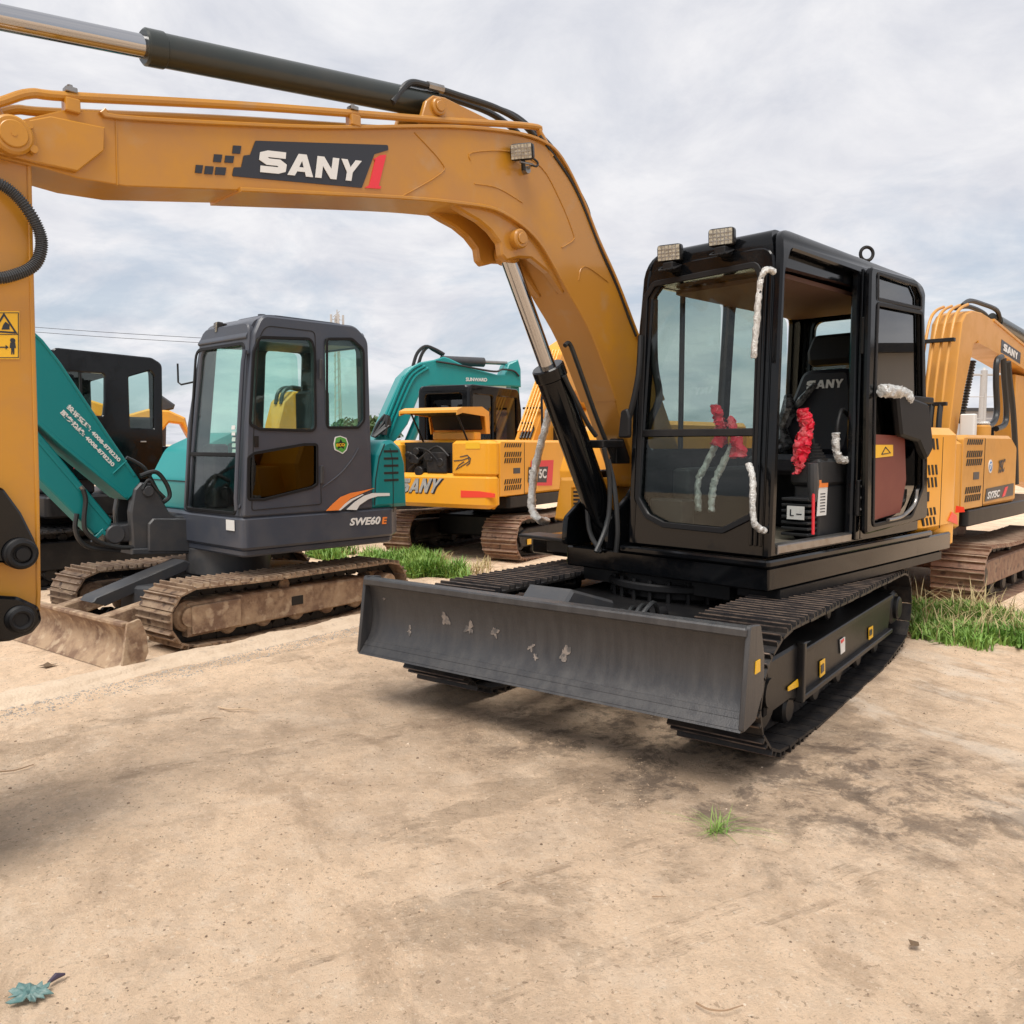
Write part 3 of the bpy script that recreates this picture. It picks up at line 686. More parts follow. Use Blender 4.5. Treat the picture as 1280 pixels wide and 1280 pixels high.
m = MB(T_ @ Matrix.Translation((0, 0, .66))); m.prism(fillet([(-.16, 0), (.16, 0), (.18, .1), (.15, .22), (-.15, .22), (-.18, .1)], .05, 4), -.05, .05, 'y', bevel=.03); m.build('headrest', M['rubber'], seat)
m = MB(T_); rn = random.Random(4)
m.tube([(-.24, -.09, .42), (-.2, -.12, .3), (-.24, -.11, .18), (-.20, -.13, .06), (-.22, -.2, 0)], [.03, .06, .045, .07, .04], 9, smooth=0)
m.tube([(-.05, -.085, .5), (-.13, -.1, .38), (-.2, -.1, .3)], [.02, .03, .02], 7); m.build('plastic_film', M['film'], seat, smooth=False)
# left console with joystick, lock lever, stickers
m = MB(H.M); m.rbox((-.28, .72, 1.20), (-.08, 1.35, 1.36), .03); m.rbox((-.26, .74, .87), (-.09, 1.2, 1.2), .02)
for k in range(7): m.rbox((-.275, .62, .9+k*.035), (-.10, .745, .917+k*.035), .006)
cons = m.build('console', M['interior'], cab)
m = MB(H.M)
for k in range(6): m.cyl((-.17, .80, 1.35+k*.018), (-.17, .80, 1.364+k*.018), .085-k*.011, 18)
m.tube([(-.17, .80, 1.42), (-.19, .76, 1.60)], .018, 8); joy = m.build('joystick', M['rubber'], cab)
wrap(H, joy, [(-.205, .72, 1.66), (-.195, .73, 1.61), (-.18, .76, 1.55)], .038, M['red'], 'red_wrapping', 3)
rn = random.Random(31); m = MB(H.M); m.tube(catmull([(-.197, .735, 1.60), (-.195, .74, 1.52), (-.205, .73, 1.42), (-.215, .72, 1.34), (-.225, .715, 1.27)], 8), .05, 14, rf=lambda i, n: (.020+.028*math.sin(math.pi*min(1, i/n*1.15)**1.3))*rn.uniform(.94, 1.06)); m.build('red_bag', M['red'], joy, angle=40, jitter=.024)
m = MB(H.M); 0 and m.add([(-.20, .74, 1.56), (-.15, .77, 1.55), (-.12, .86, 1.37), (-.16, .78, 1.30), (-.21, .74, 1.26), (-.245, .72, 1.38), (-.18, .72, 1.42), (-.14, .74, 1.40)],
  [(0, 6, 5), (0, 7, 6), (0, 1, 7), (1, 2, 7), (7, 2, 3), (6, 7, 3), (6, 3, 4), (5, 6, 4), (0, 5, 4, 3, 2, 1)])
m = MB(H.M); m.tube([(-.02, .50, 1.34), (-.02, .51, 1.22), (-.03, .53, 1.12)], [.028, .034, .02], 10); ll = m.build('lock_lever', M['greydk'], cab)
MB(H.M).tube([(-.015, .505, 1.17), (-.015, .515, .93)], .009, 8).build('lever_rod', M['redlbl'], ll)
def csticker(F, root, pts, mt, name='sticker'):
    q = [Vector(p) for p in pts]; n = (q[1]-q[0]).cross(q[3]-q[0]).normalized()*.0015
    return MB(F.M).add([p-n for p in q]+[p+n for p in q], [(3, 2, 1, 0), (4, 5, 6, 7), (0, 1, 5, 4), (1, 2, 6, 5), (2, 3, 7, 6), (3, 0, 4, 7)]).build(name, mt, root, smooth=False)
csticker(H, cons, [(-.086, .70, 1.02), (-.086, .82, 1.02), (-.086, .83, 1.23), (-.086, .72, 1.23)], M['white'])
csticker(H, cons, [(-.083, .705, 1.19), (-.083, .825, 1.19), (-.083, .83, 1.235), (-.083, .715, 1.235)], M['orange'])
csticker(H, cons, [(-.23, .61, 1.0), (-.12, .61, 1.0), (-.12, .61, 1.08), (-.23, .61, 1.08)], M['white'])
m = MB(H.M); m.box((-.21, .606, 1.02), (-.202, .608, 1.06)); m.box((-.21, .606, 1.02), (-.185, .608, 1.026)); m.box((-.17, .606, 1.03), (-.135, .608, 1.036)); m.build('sticker_mark', M['navy'], cons)
m = MB(H.M)
for k in range(7): m.box((-.084, .735, 1.04+k*.018), (-.0835, .80, 1.046+k*.018))
m.build('sticker_text', M['navy'], cons)
gr = [(-.09, 1.1, 1.62), (-.08, .98, 1.66), (-.07, .9, 1.55), (-.07, .92, 1.44)]
MB(H.M).tube(gr, .012, 8, smooth=4).build('grab_handle', M['rubber'], cab)
wrap(H, cab, [(-.07, .89, 1.52), (-.07, .89, 1.42), (-.06, .93, 1.36), (-.05, .99, 1.35)], .022, M['foil'], 'handle_wrap', 8)
# travel levers
for x, lpx, rpx in ((-.50, ((873, 640), (873, 602), (884, 578), (899, 548)), ((898, 556), (901, 535), (897, 517), (892, 505))), (-.40, ((889, 640), (892, 606), (905, 578), (920, 548)), ((922, 572), (921, 550), (916, 535), (914, 522)))):
    lv = [fp3(p, .28+.02*k) for k, p in enumerate(lpx)]
    o = MB(H.M).tube(lv, .012, 8, smooth=5).build('travel_lever', M['rubber'], cab)
    wrap(H, o, lv[:], .02, M['foil'], 'lever_wrap', int(-x*100))
    rv = [fp3(p, .30) for p in rpx]; rn = random.Random(int(-x*90)); MB(H.M).tube(catmull(rv, 9), .04, 12, rf=lambda i, n: (.042-.024*i/n)*rn.uniform(.93, 1.07)).build('red_wrapping', M['red'], o, angle=40, jitter=.022)
m = MB(H.M); m.rbox((-.86, .08, .87), (-.62, .22, 1.12), .02); m.rbox((-.85, .3, .87), (-.72, 1.2, 1.3), .03); m.rbox((-.6, .15, .87), (-.3, .3, .93), .01); m.build('dashboard', M['interior'], cab)
# --- rear engine hood and counterweight on the cab side
hp = fillet(H.X([(1157, 518), (1183, 522), (1190, 534), (1192, 660), (1160, 657)], .0), .02, 3)
hood = MB(H.M); hood.rbox((-1.95, 2.08, .80), (-.0, 2.82, 1.57), .09)
hood = hood.build('engine_hood', M['yellow'], A)
m = MB(H.M); m.prism(fillet([(-.02, 2.50), (0.0, 2.80), (-.3, 3.05), (-1.75, 3.05), (-2.05, 2.8), (-2.03, 2.5)], .12, 5), .66, 1.42, 'z', bevel=.04); cw = m.build('counterweight', M['yellow'], A)
for (za, zb2, n) in ((1.40, 1.50, 1), (1.13, 1.31, 2), (.86, 1.00, 2)):
    m = MB(H.M); slots(m, [Vector((.0, 2.14, za)), Vector((.0, 2.42, za)), Vector((.0, 2.42, zb2)), Vector((.0, 2.14, zb2))], 4, n, -.4); m.build('louvre', M['vent'], hood)
m = MB(H.M); m.rbox((-.0, 2.17, 1.04), (.004, 2.24, 1.11), .002); m.build('hood_latch', M['vent'], hood)
m = MB(H.M); m.box((-.004, 2.47, .83), (.002, 2.476, 1.5)); m.build('panel_gap', M['vent'], hood)
sticker(H, cw, [(1185, 651), (1197, 656), (1196, 644), (1190, 640)], 'x', .004, M['reflector'], 'reflector')
# --- right-hand front box, tank, steps, wrapped rail
m = MB(H.M); m.prism(fillet(H.Y([(691, 650), (762, 660), (751, 597), (699, 597)], .22), .012, 3), .22, .75, 'y', bevel=.02)
rb = m.build('battery_box', M['yellow'], A)
bq = q3(H, [(717, 636), (734, 636), (734, 612), (717, 612)], 'y', .215)
m = MB(H.M); ctr = sum(bq, Vector())/4
m.add([ctr+(p-ctr)*1.25+Vector((0, -.008, 0)) for p in bq]+[p+Vector((0, .01, 0)) for p in bq], [(0, 1, 5, 4), (1, 2, 6, 5), (2, 3, 7, 6), (3, 0, 4, 7), (4, 5, 6, 7)]); m.build('vent_surround', M['yellow'], rb)
m = MB(H.M)
for k in range(5):
    P = [bil(bq, 0, k/5+.02), bil(bq, 1, k/5+.02), bil(bq, 1, k/5+.13), bil(bq, 0, k/5+.13)]
    m.add([p+Vector((0, -.004, 0)) for p in P]+[p+Vector((0, .004, 0)) for p in P], [(3, 2, 1, 0), (4, 5, 6, 7), (0, 1, 5, 4), (1, 2, 6, 5), (2, 3, 7, 6), (3, 0, 4, 7)])
m.build('vent_slot', M['vent'], rb)
m = MB(H.M); xs_ = H.Y([(704, 600), (790, 600)], .55)
m.prism(fillet([(.55, .85), (.50, 1.25), (.62, 1.55), (1.0, 1.62), (2.1, 1.62), (2.1, .8), (.6, .8)], .03, 3), -2.02, -1.38, 'x', bevel=.03); m.build('side_hood', M['yellow'], A)
m = MB(H.M); m.rbox((-1.95, .03, .795), (-1.45, .24, .82), .01); m.rbox((-1.8, .16, .70), (-1.5, .24, .79), .01); m.build('step_plate', M['black_satin'], A)
def yp3(px, y): q = H.Y([px], y)[0]; return (q[0], y, q[1])
rl = [yp3((697, 470), .35), yp3((694, 485), .12), yp3((683, 530), .10), yp3((668, 590), .10), yp3((665, 632), .08), yp3((672, 648), .08), yp3((684, 652), .2)]
MB(H.M).tube(rl, .016, 8, smooth=5).build('handrail', M['black_satin'], A)
wrap(H, A, rl, .026, M['foil'], 'handrail_wrap', 21)
# --- boom
XB0, XB1 = -1.36, -1.08
top_px = [(-40, 172), (-20, 160), (0, 155), (80, 136), (133, 137), (146, 146), (300, 155), (420, 159), (560, 158), (640, 165), (680, 177), (703, 198), (728, 247), (748, 298), (772, 352), (800, 425), (830, 500), (860, 590)]
bot_px = [(806, 612), (770, 500), (740, 420), (712, 368), (690, 328), (675, 304), (657, 285), (636, 270), (614, 260), (576, 254), (500, 247), (300, 237), (160, 232), (100, 222), (60, 210), (0, 196), (-30, 192)]
bo_ = H.X(top_px+bot_px, XB1)
def sm(poly): return fillet(poly, .06, 4)
boom = MB(H.M); boom.prism(sm(bo_), XB0+.012, XB1-.012, 'x', bevel=.004)
boom = boom.build('boom', M['boom'], A)
m = MB(H.M)
tp = H.X(top_px[4:-1], XB1); tp = [(p.x, p.y) for p in catmull(tp, 4)]
bpz = H.X(bot_px[1:-5], XB1); bpz = [(p.x, p.y) for p in catmull(bpz, 4)]
m.prism(strip(tp, .016), XB0-.004, XB1+.006, 'x', bevel=.003); m.prism(strip(bpz, .018), XB0-.004, XB1+.008, 'x', bevel=.004)
m.build('boom_flange', M['boom'], boom)
# nose reinforcement plate and pin
np_ = H.X([(-40, 176), (-15, 163), (0, 158), (62, 146), (130, 160), (129, 189), (96, 215), (40, 203), (0, 193), (-40, 190)], XB1)
m = MB(H.M); m.prism(np_, XB1-.012, XB1+.012, 'x', bevel=.004); m.prism(np_, XB0-.012, XB0+.012, 'x', bevel=.004); m.build('nose_plate', M['boom'], boom)
pc = H.X([(12, 172)], XB1)[0]
m = MB(H.M); m.cyl((XB1, *pc), (XB1+.05, *pc), .065, 28, bevel=.008).cyl((XB1+.05, *pc), (XB1+.058, *pc), .045, 24, bevel=.003).cyl((XB1+.058, *pc), (XB1+.06, *pc), .01, 8)
q_ = H.X([(32, 160), (38, 190)], XB1); m.prism(strip(q_, .035), XB1+.012, XB1+.03, 'x', bevel=.003); m.cyl((XB1+.03, *q_[1]), (XB1+.045, *q_[1]), .014, 8); m.cyl((XB1+.03, *q_[0]), (XB1+.045, *q_[0]), .014, 8)
m.build('boom_pin', M['boom'], boom)
# weld outlines
xw = XB1-.0105
def seam(pts, r, x): m = MB(H.M); bead(m, pts, r, x); m.build('weld_seam', M['boom'], boom)
seam(H.X([(520, 165), (552, 200), (553, 216), (500, 247)], XB1), .0035, xw)
seam(H.X([(590, 200), (592, 190), (640, 189), (678, 208), (702, 250), (718, 290), (718, 300), (704, 309)], XB1), .0035, xw)
seam(H.X([(595, 229), (625, 235), (655, 253)], XB1), .003, xw)
seam(H.X([(725, 350), (728, 336), (737, 334), (762, 352)], XB1), .003, xw)
seam(H.X([(146, 148), (148, 231)], XB1), .003, xw)
# boom cylinder casting under the elbow
cp = H.X([(500, 246), (560, 256), (596, 262), (625, 275), (655, 300), (672, 325), (690, 350), (660, 330), (625, 330), (606, 325), (590, 300), (560, 278), (520, 264)], XB1)
cast = H.X([(562, 250), (587, 266), (603, 275), (618, 288), (629, 303), (631, 318), (637, 325), (652, 321), (668, 322), (690, 340), (712, 372), (702, 345), (684, 312), (655, 280), (612, 256)], XB1)
m = MB(H.M); m.prism(fillet(cast, .02, 3), XB0+.02, XB0+.075, 'x', bevel=.01); m.prism(fillet(cast, .02, 3), XB1-.075, XB1-.02, 'x', bevel=.01)
m.build('cylinder_bracket', M['boom'], boom)
pb = H.X([(648, 299)], XB1)[0]
m = MB(H.M); m.cyl((XB1-.06, *pb), (XB1+.028, *pb), .052, 24, bevel=.008).cyl((XB1+.028, *pb), (XB1+.036, *pb), .03, 20, bevel=.003); m.build('cylinder_pin', M['boom'], boom)
MB(H.M).cyl((XB0-.03, *pb), (XB0+.06, *pb), .052, 24, bevel=.008).build('cylinder_pin', M['boom'], boom)
# logo
lp = [(430, 72), (1215, 98), (1218, 128), (1135, 152), (1060, 352), (290, 282), (302, 230), (345, 230), (360, 160), (398, 156)]
toP = lambda L_: [(230+x/4.741, 160+y/4.741) for x, y in L_]
m = MB(H.M); m.prism(fillet(H.X(toP(lp), XB1), .006, 2), XB1-.012, XB1-.008, 'x')
for x, y, w, h in ((77, 215, 42, 50), (132, 222, 50, 50), (195, 228, 62, 48), (185, 152, 48, 48), (252, 160, 52, 44), (298, 100, 48, 50)):
    m.prism(H.X(toP([(x, y), (x+w, y+3), (x+w-8, y+h), (x-6, y+h-3)]), XB1), XB1-.012, XB1-.008, 'x')
lo2 = m.build('boom_lettering_panel', M['navy'], boom, smooth=False)
m = MB(H.M); sheet(m, logo_mesh(), q3(H, toP([(446, 262), (1032, 318), (1052, 196), (452, 128)]), 'x', XB1-.006), (.003, 0, 0)); m.build('boom_lettering', M['white'], boom, smooth=False)
m = MB(H.M); m.prism(H.X(toP([(1170, 158), (1205, 156), (1160, 340), (1175, 344), (1170, 358), (1078, 352), (1105, 335), (1140, 185), (1128, 183)]), XB1), XB1-.012, XB1-.007, 'x'); m.build('boom_red_mark', M['redlbl'], boom, smooth=False)
# work lamp on the boom
bl_ = H.X([(650, 190)], XB1+.06)[0]
lamp(H, boom, (XB1+.07, bl_[0], bl_[1]), (.55, -.9, -.25), .062, .042)
bq_ = H.X([(657, 213)], XB1)[0]
m = MB(H.M); m.cyl((XB1-.012, *bq_), (XB1+.02, *bq_), .02, 10); m.tube([(XB1+.0, *bq_), (XB1+.05, bq_[0], bq_[1]+.02), (XB1+.06, bl_[0], bl_[1]-.05)], .007, 6); m.build('lamp_bracket', M['steel'], boom)
hose(H, boom, [(XB1+.05, *H.X([p], XB1+.05)[0]) for p in ((664, 196), (672, 203), (670, 208), (660, 204))], .006, M['blackhose'], 'lamp_cable')
# steel pipe and clamps along the boom top
xp = XB1-.02
pp = [(-40, 138), (0, 128), (38, 117), (88, 121), (300, 132), (440, 142), (560, 151), (665, 158), (675, 167), (690, 195)]
for k, dx in enumerate((0, -.2)):
    P = [(xp+dx, *H.X([p], xp)[0]) for p in pp]
    MB(H.M).tube(P, .017, 10, smooth=5).build('steel_pipe', M['boom'], boom)
for px in ((88, 121), (441, 142)):
    y_, z_ = H.X([px], xp)[0]; m = MB(H.M); m.rbox((xp-.025, y_-.025, z_-.06), (xp+.03, y_+.025, z_-.012), .006); c_ = m.build('pipe_clamp', M['boom'], boom)
    m = MB(H.M); m.rbox((xp-.02, y_-.02, z_+.012), (xp+.02, y_+.02, z_+.03), .004).cyl((xp, y_, z_+.03), (xp, y_, z_+.04), .01, 6); m.build('clamp_bolt', M['steel'], c_)
# arm cylinder above the boom
xc = (XB0+XB1)/2
c0 = H.X([(545, 133)], xc)[0]; c1 = H.X([(183, 59)], xc)[0]
d = Vector(c1)-Vector(c0); c2 = Vector(c0)+d*2.1
hyd(H, boom, (xc, *c0), (xc, *c2), 1/2.1, .064, .044, M['cylinder'], M['chrome'], 'arm_cylinder')
br = H.X([(520, 156), (528, 128), (537, 121), (552, 124), (625, 160)], XB1-.05)
m = MB(H.M)
for x in (XB1-.05, XB0+.02): m.prism(fillet(br, .015, 3), x, x+.03, 'x', bevel=.005)
bc = H.X([(547, 134)], XB1-.02)[0]; m.cyl((XB1-.06, *bc), (XB1+.0, *bc), .042, 20, bevel=.006).cyl((XB1, *bc), (XB1+.008, *bc), .026, 16, bevel=.003); m.build('cylinder_lug', M['boom'], boom)
for k, (dx, pts) in enumerate(((.05, ((490, 128), (500, 115), (512, 104), (530, 106), (575, 120), (620, 135), (650, 152), (668, 170))), (-.05, ((505, 135), (512, 112), (525, 112), (560, 122), (610, 140), (640, 160), (655, 175))), (-.1, ((508, 125), (530, 118), (590, 128), (640, 143), (668, 165), (680, 178))))):
    hose(H, boom, [(xc+dx, *H.X([p], xc+dx)[0]) for p in pts], .017, M['blackhose'], 'boom_hose', 10)
m = MB(H.M); a_ = H.X([(534, 107), (553, 112)], xc+.05); m.cyl((xc+.05, *a_[0]), (xc+.05, *a_[1]), .022, 8); m.build('hose_fitting', M['steel'], boom)
for k, (dx, pts) in enumerate(((-.01, ((675, 170), (700, 205), (715, 228), (728, 255), (742, 290), (752, 315), (772, 360), (785, 395), (795, 420))), (-.06, ((680, 172), (695, 190), (720, 232), (735, 262), (738, 282))))):
    hose(H, boom, [(XB1+dx, *H.X([p], XB1+dx)[0]) for p in pts], .009, M['blackhose'], 'boom_cable', 8)
# boom lift cylinder
xc2 = xc
g0 = H.X([(768, 690)], xc2)[0]; g1 = H.X([(634, 318)], xc2)[0]
hyd(H, boom, (xc2, *g0), (xc2, *g1), .655, .092, .048, M['black'], M['chrome'], 'lift_cylinder')
m = MB(H.M); m.cyl((XB0+.08, *g1), (XB1-.08, *g1), .055, 24, bevel=.01); m.build('rod_eye', M['boom'], boom)
for dx, pts in ((.09, ((706, 432), (712, 430), (722, 455), (745, 520), (765, 570))), (.11, ((705, 470), (720, 500), (735, 530), (745, 545)))):
    hose(H, boom, [(xc2+dx, *H.X([p], xc2+dx)[0]) for p in pts], .014, M['blackhose'], 'cylinder_pipe')
m = MB(H.M); zz = H.X([(735, 550)], xc2)[0]; m.rbox((xc2-.12, zz[0]-.02, zz[1]-.05), (xc2+.14, zz[0]+.18, zz[1]), .01); m.rbox((xc2+.04, zz[0]+.16, zz[1]-.15), (xc2+.10, zz[0]+.30, zz[1]+.01), .01); m.build('hose_bracket', M['black_satin'], boom)
for k in range(3):
    hose(H, A, [(xc2+.12+.03*k, *H.X([p], xc2+.12+.03*k)[0]) for p in ((755, 560), (762, 600), (760, 650), (745, 690))], .015, M['blackhose'])
for k, pts in enumerate((((728, 570), (733, 600), (735, 650), (740, 672), (752, 690)), ((760, 575), (768, 610), (772, 660), (770, 690)))):
    hose(H, A, [yp3(p, -.05) for p in pts], .016, M['blackhose'])
m = MB(H.M)
for x in (XB0-.05, XB1+.01): m.prism(fillet([(-.12, .80), (-.10, .98), (.10, 1.12), (.25, 1.28), (.45, 1.28), (.62, .80)], .05, 4), x, x+.04, 'x', bevel=.008)
m.build('boom_mount', M['black'], A)
# --- stick hanging from the nose
XS0, XS1 = -1.30, -1.11
sp = H.X([(38, 120), (36, 205), (41, 420), (46, 600), (48, 745), (47, 764), (20, 768), (-40, 760)], XS1)
left = [(y-.34, z) for y, z in H.X([(38, 700), (36, 205)], XS1)]
tl_ = H.X([(-150, -60), (-60, -60), (-30, 60), (3, 138), (22, 166)], XS1)
st_poly = sp[1:6]+[(sp[5][0]-.10, sp[5][1]-.04), (sp[5][0]-.22, sp[5][1]+.05), (left[0][0]+.06, left[0][1]), (left[1][0]-.1, left[1][1])]+tl_
stick = MB(H.M); stick.prism(st_poly, XS0, XS1, 'x', bevel=.006)
stick = stick.build('stick', M['boom'], A)
m = MB(H.M); m.prism(strip(sp[1:6], .014), XS0-.006, XS1+.006, 'x', bevel=.003); m.build('stick_flange', M['boom'], stick)
# warning sticker
sticker(H, stick, [(-30, 449), (24, 449), (24, 389), (-30, 389)], 'x', XS1+.001, M['warn'], 'warning_sticker')
xk = XS1+.0042
m = MB(H.M)
tr_ = H.X([(-8, 414), (20, 416), (5, 393)], xk); m.prism(strip(tr_+[tr_[0]], .006), XS1, xk, 'x')
m.prism(H.X([(2, 412), (12, 412), (12, 406), (7, 402), (4, 406)], xk), XS1, xk, 'x')
bx_ = H.X([(-28, 447), (23, 447), (23, 391), (-28, 391)], xk); m.prism(strip(bx_+[bx_[0]], .0025), XS1, xk, 'x')
m.prism(strip(H.X([(-28, 418), (23, 418)], xk), .0025), XS1, xk, 'x')
m.prism(strip(H.X([(-4, 434), (9, 434)], xk), .004), XS1, xk, 'x'); m.prism(H.X([(11, 434), (7, 431), (7, 437)], xk), XS1, xk, 'x')
m.prism(H.X([(13, 428), (19, 428), (20, 435), (18, 435), (18, 443), (16.5, 443), (16, 437), (15.5, 443), (14, 443), (14, 435), (12, 435)], xk), XS1, xk, 'x')
hd_ = H.X([(16, 425.5)], xk)[0]; m.cyl((XS1, *hd_), (xk, *hd_), .0085, 10)
m.build('sticker_pictogram', M['navy'], stick, smooth=False)
# spiral-guarded hose loop
hp_ = [(-40, 215), (0, 230), (25, 250), (45, 280), (52, 305), (44, 330), (20, 343), (-10, 347), (-50, 330)]
P = catmull([(XS1+.05, *H.X([p], XS1+.05)[0]) for p in hp_], 40)
MB(H.M).tube(P, .02, 10, rf=lambda i, mm: .021 if i % 4 < 2 else .0165).build('hose', M['spiral'], stick)
# bucket linkage, pins and bucket
pA = H.X([(20, 690)], XS1)[0]; pB = H.X([(18, 770)], XS1)[0]
m = MB(H.M); lk = fillet(H.X([(-60, 700), (-60, 590), (0, 610), (22, 640), (38, 672), (44, 692), (36, 706), (0, 702)], XS1), .03, 4)
for x in (XS1+.01, XS0-.05): m.prism(lk, x, x+.04, 'x', bevel=.008)
lnk = m.build('bucket_link', M['black'], stick)
m = MB(H.M); m.cyl((XS0-.09, *pA), (XS1+.08, *pA), .055, 28, bevel=.01).ring((XS1+.08, *pA), (1, 0, 0), .04, .012).cyl((XS1+.07, *pA), (XS1+.095, *pA), .022, 16); m.build('link_pin', M['rubber'], stick)
m = MB(H.M); l2 = fillet(H.X([(-70, 760), (-30, 742), (20, 745), (46, 757), (50, 775), (38, 790), (10, 800), (-60, 806)], XS1+.04), .03, 4)
for x in (XS1+.03, XS0-.07): m.prism(l2, x, x+.04, 'x', bevel=.01)
bk = m.build('bucket_ear', M['black'], stick)
m = MB(H.M); m.cyl((XS0-.1, *pB), (XS1+.09, *pB), .048, 28, bevel=.01).ring((XS1+.09, *pB), (1, 0, 0), .032, .01); m.build('bucket_pin', M['rubber'], stick)
by, bz = pB
prof = [(by-.10, bz+.05), (by-.38, bz+.06), (by-.62, bz-.1), (by-.70, bz-.36), (by-.62, bz-.58), (by-.42, bz-.62), (by-.43, bz-.60), (by-.60, bz-.55), (by-.67, bz-.36), (by-.60, bz-.12), (by-.37, bz+.03), (by-.10, bz+.02)]
m = MB(H.M); m.prism(prof, -1.55, -.88, 'x')
sd = [(by-.10, bz+.05), (by-.38, bz+.06), (by-.62, bz-.1), (by-.70, bz-.36), (by-.62, bz-.58), (by-.42, bz-.62), (by-.2, bz-.25)]
for x in (-1.565, -.88): m.prism(sd, x, x+.015, 'x')
for k in range(5):
    x = -1.53+k*.15; m.prism([(by-.40, bz-.64), (by-.50, bz-.58), (by-.30, bz-.70)], x, x+.05, 'x')
m.build('bucket', M['black_satin'], A)
# ================================================================== SLATE AND TEAL MACHINE (B)
FB = Frame(atz(226, 818), 37.0)
FK = Frame(atz(228, 815), 42.3)
B = thing('excavator', 'slate grey and teal excavator with closed cab, rusty tracks and muddy small blade', 'excavator', FB)
track(FB, B, -.42, 0, -.10, 2.26, .47, .44, M['rust'], M['mud'], rf=.22, rr=.21, zr=.02, sag=.012, pitch=.125, mw=M['mud'], seed=5, edge=M['worn_rust'],
      frame_poly=[(.10, .09), (1.85, .10), (1.85, .30), (1.7, .31), (.55, .33), (.50, .335), (.10, .33)])
track(FB, B, -1.75, -1.33, -.10, 2.26, .47, .44, M['rust'], M['mud'], rf=.22, rr=.21, zr=.02, sag=.012, pitch=.125, mw=M['mud'], seed=6, edge=M['worn_rust'])
MB(FB.M).rbox((-.06, .12, .11), (-.035, .52, .31), .01).build('side_plate', M['mud'], B); MB(FB.M).rbox((-.06, 1.78, .10), (-.03, 1.83, .32), .01).build('side_plate', M['mud'], B)
m = MB(FB.M); m.box((-.062, 1.0, .18), (-.055, 1.11, .25)); m.build('frame_opening', M['vent'], B)
m = MB(FB.M); m.prism([(-1.33, .3), (-1.0, .12), (-.75, .12), (-.42, .3), (-.42, 1.5), (-.75, 1.8), (-1.0, 1.8), (-1.33, 1.5)], .18, .38, 'z', bevel=.02)
m.cyl((-.875, 1.0, .38), (-.875, 1.0, .62), .34, 36, bevel=.02); m.build('carbody', M['greydk'], B)
# blade on the ground
bp = catmull([(-.46, .30), (-.415, .24), (-.40, .17), (-.43, .09), (-.50, .0)], 5); bp = [(p.x, p.y) for p in bp]
m = MB(FB.M); m.prism(bp+[(y+.03, z) for y, z in bp][::-1], -1.88, .12, 'x'); m.rbox((-1.88, -.475, .285), (.12, -.42, .315), .012)
bbl = m.build('dozer_blade', M['mud'], B)
for x in (.12, -1.90):
    MB(FB.M).prism(fillet([(-.50, 0), (-.45, .31), (-.36, .33), (-.32, .22), (-.31, .10), (-.36, 0)], .02, 3), x, x+.02, 'x', bevel=.004).build('blade_cheek', M['mud'], bbl)
for x in (-1.2, -.55):
    MB(FB.M).prism([(-.40, .10), (-.40, .22), (.05, .30), (.3, .36), (.3, .26), (.0, .18)], x-.05, x+.05, 'x', bevel=.01).build('blade_arm', M['mud'], B)
MB(FB.M).prism([(-.20, .30), (-.17, .335), (.55, .53), (.60, .50), (.55, .44), (-.1, .26)], -.99, -.80, 'x', bevel=.008).build('cylinder_guard', M['greydk'], B)
# platform
m = MB(FK.M)
m.prism(fillet([(-.06, .52), (-.06, 1.95), (-.20, 2.12), (-1.6, 2.12), (-1.8, 1.9), (-1.8, .60), (-1.05, .52)], [.06, .08, .08, .2, .1, .05, .02], 5), .655, .905, 'z', bevel=.02)
m.prism(fillet([(-.09, .54), (-.09, 1.95), (-.22, 2.08), (-1.6, 2.08), (-1.75, 1.9), (-1.75, .60), (-1.05, .54)], .06, 4), .60, .66, 'z', bevel=.015)
bpl = m.build('platform', M['greyp'], B)
c_ = csticker(FK, bpl, [(-.28, .512, .80), (-.16, .512, .80), (-.16, .512, .88), (-.28, .512, .88)], M['white'])
# swing post
m = MB(FK.M)
zq = FK.X([(168, 690), (165, 640), (170, 612), (178, 603), (192, 604), (200, 616), (213, 640), (222, 645), (242, 645), (242, 686)], -.95)
m.prism(fillet(zq, .02, 3), -1.05, -.97, 'x', bevel=.012); m.prism(fillet(zq, .02, 3), -1.32, -1.24, 'x', bevel=.012)
pq = FK.X([(165, 693), (165, 686), (245, 684), (245, 692)], -.95); m.prism(pq, -1.34, -.94, 'x', bevel=.006)
m.cyl((-1.34, *FK.X([(185, 614)], -.97)[0]), (-.95, *FK.X([(185, 614)], -.97)[0]), .045, 20, bevel=.008)
e_ = FK.X([(145, 668)], -1.0)[0]; m.cyl((-1.28, *e_), (-1.0, *e_), .075, 20, bevel=.01); m.prism([(e_[0], e_[1]+.06), (e_[0]+.4, e_[1]+.1), (e_[0]+.4, e_[1]-.1), (e_[0], e_[1]-.06)], -1.25, -1.03, 'x', bevel=.01)
m.build('swing_bracket', M['greydk'], B)
m = MB(FK.M); m.prism(fillet(FK.X([(186, 690), (186, 655), (192, 648), (250, 648), (250, 690)], -.93), .015, 3), -.965, -.93, 'x', bevel=.01); m.build('front_step', M['greydk'], B)
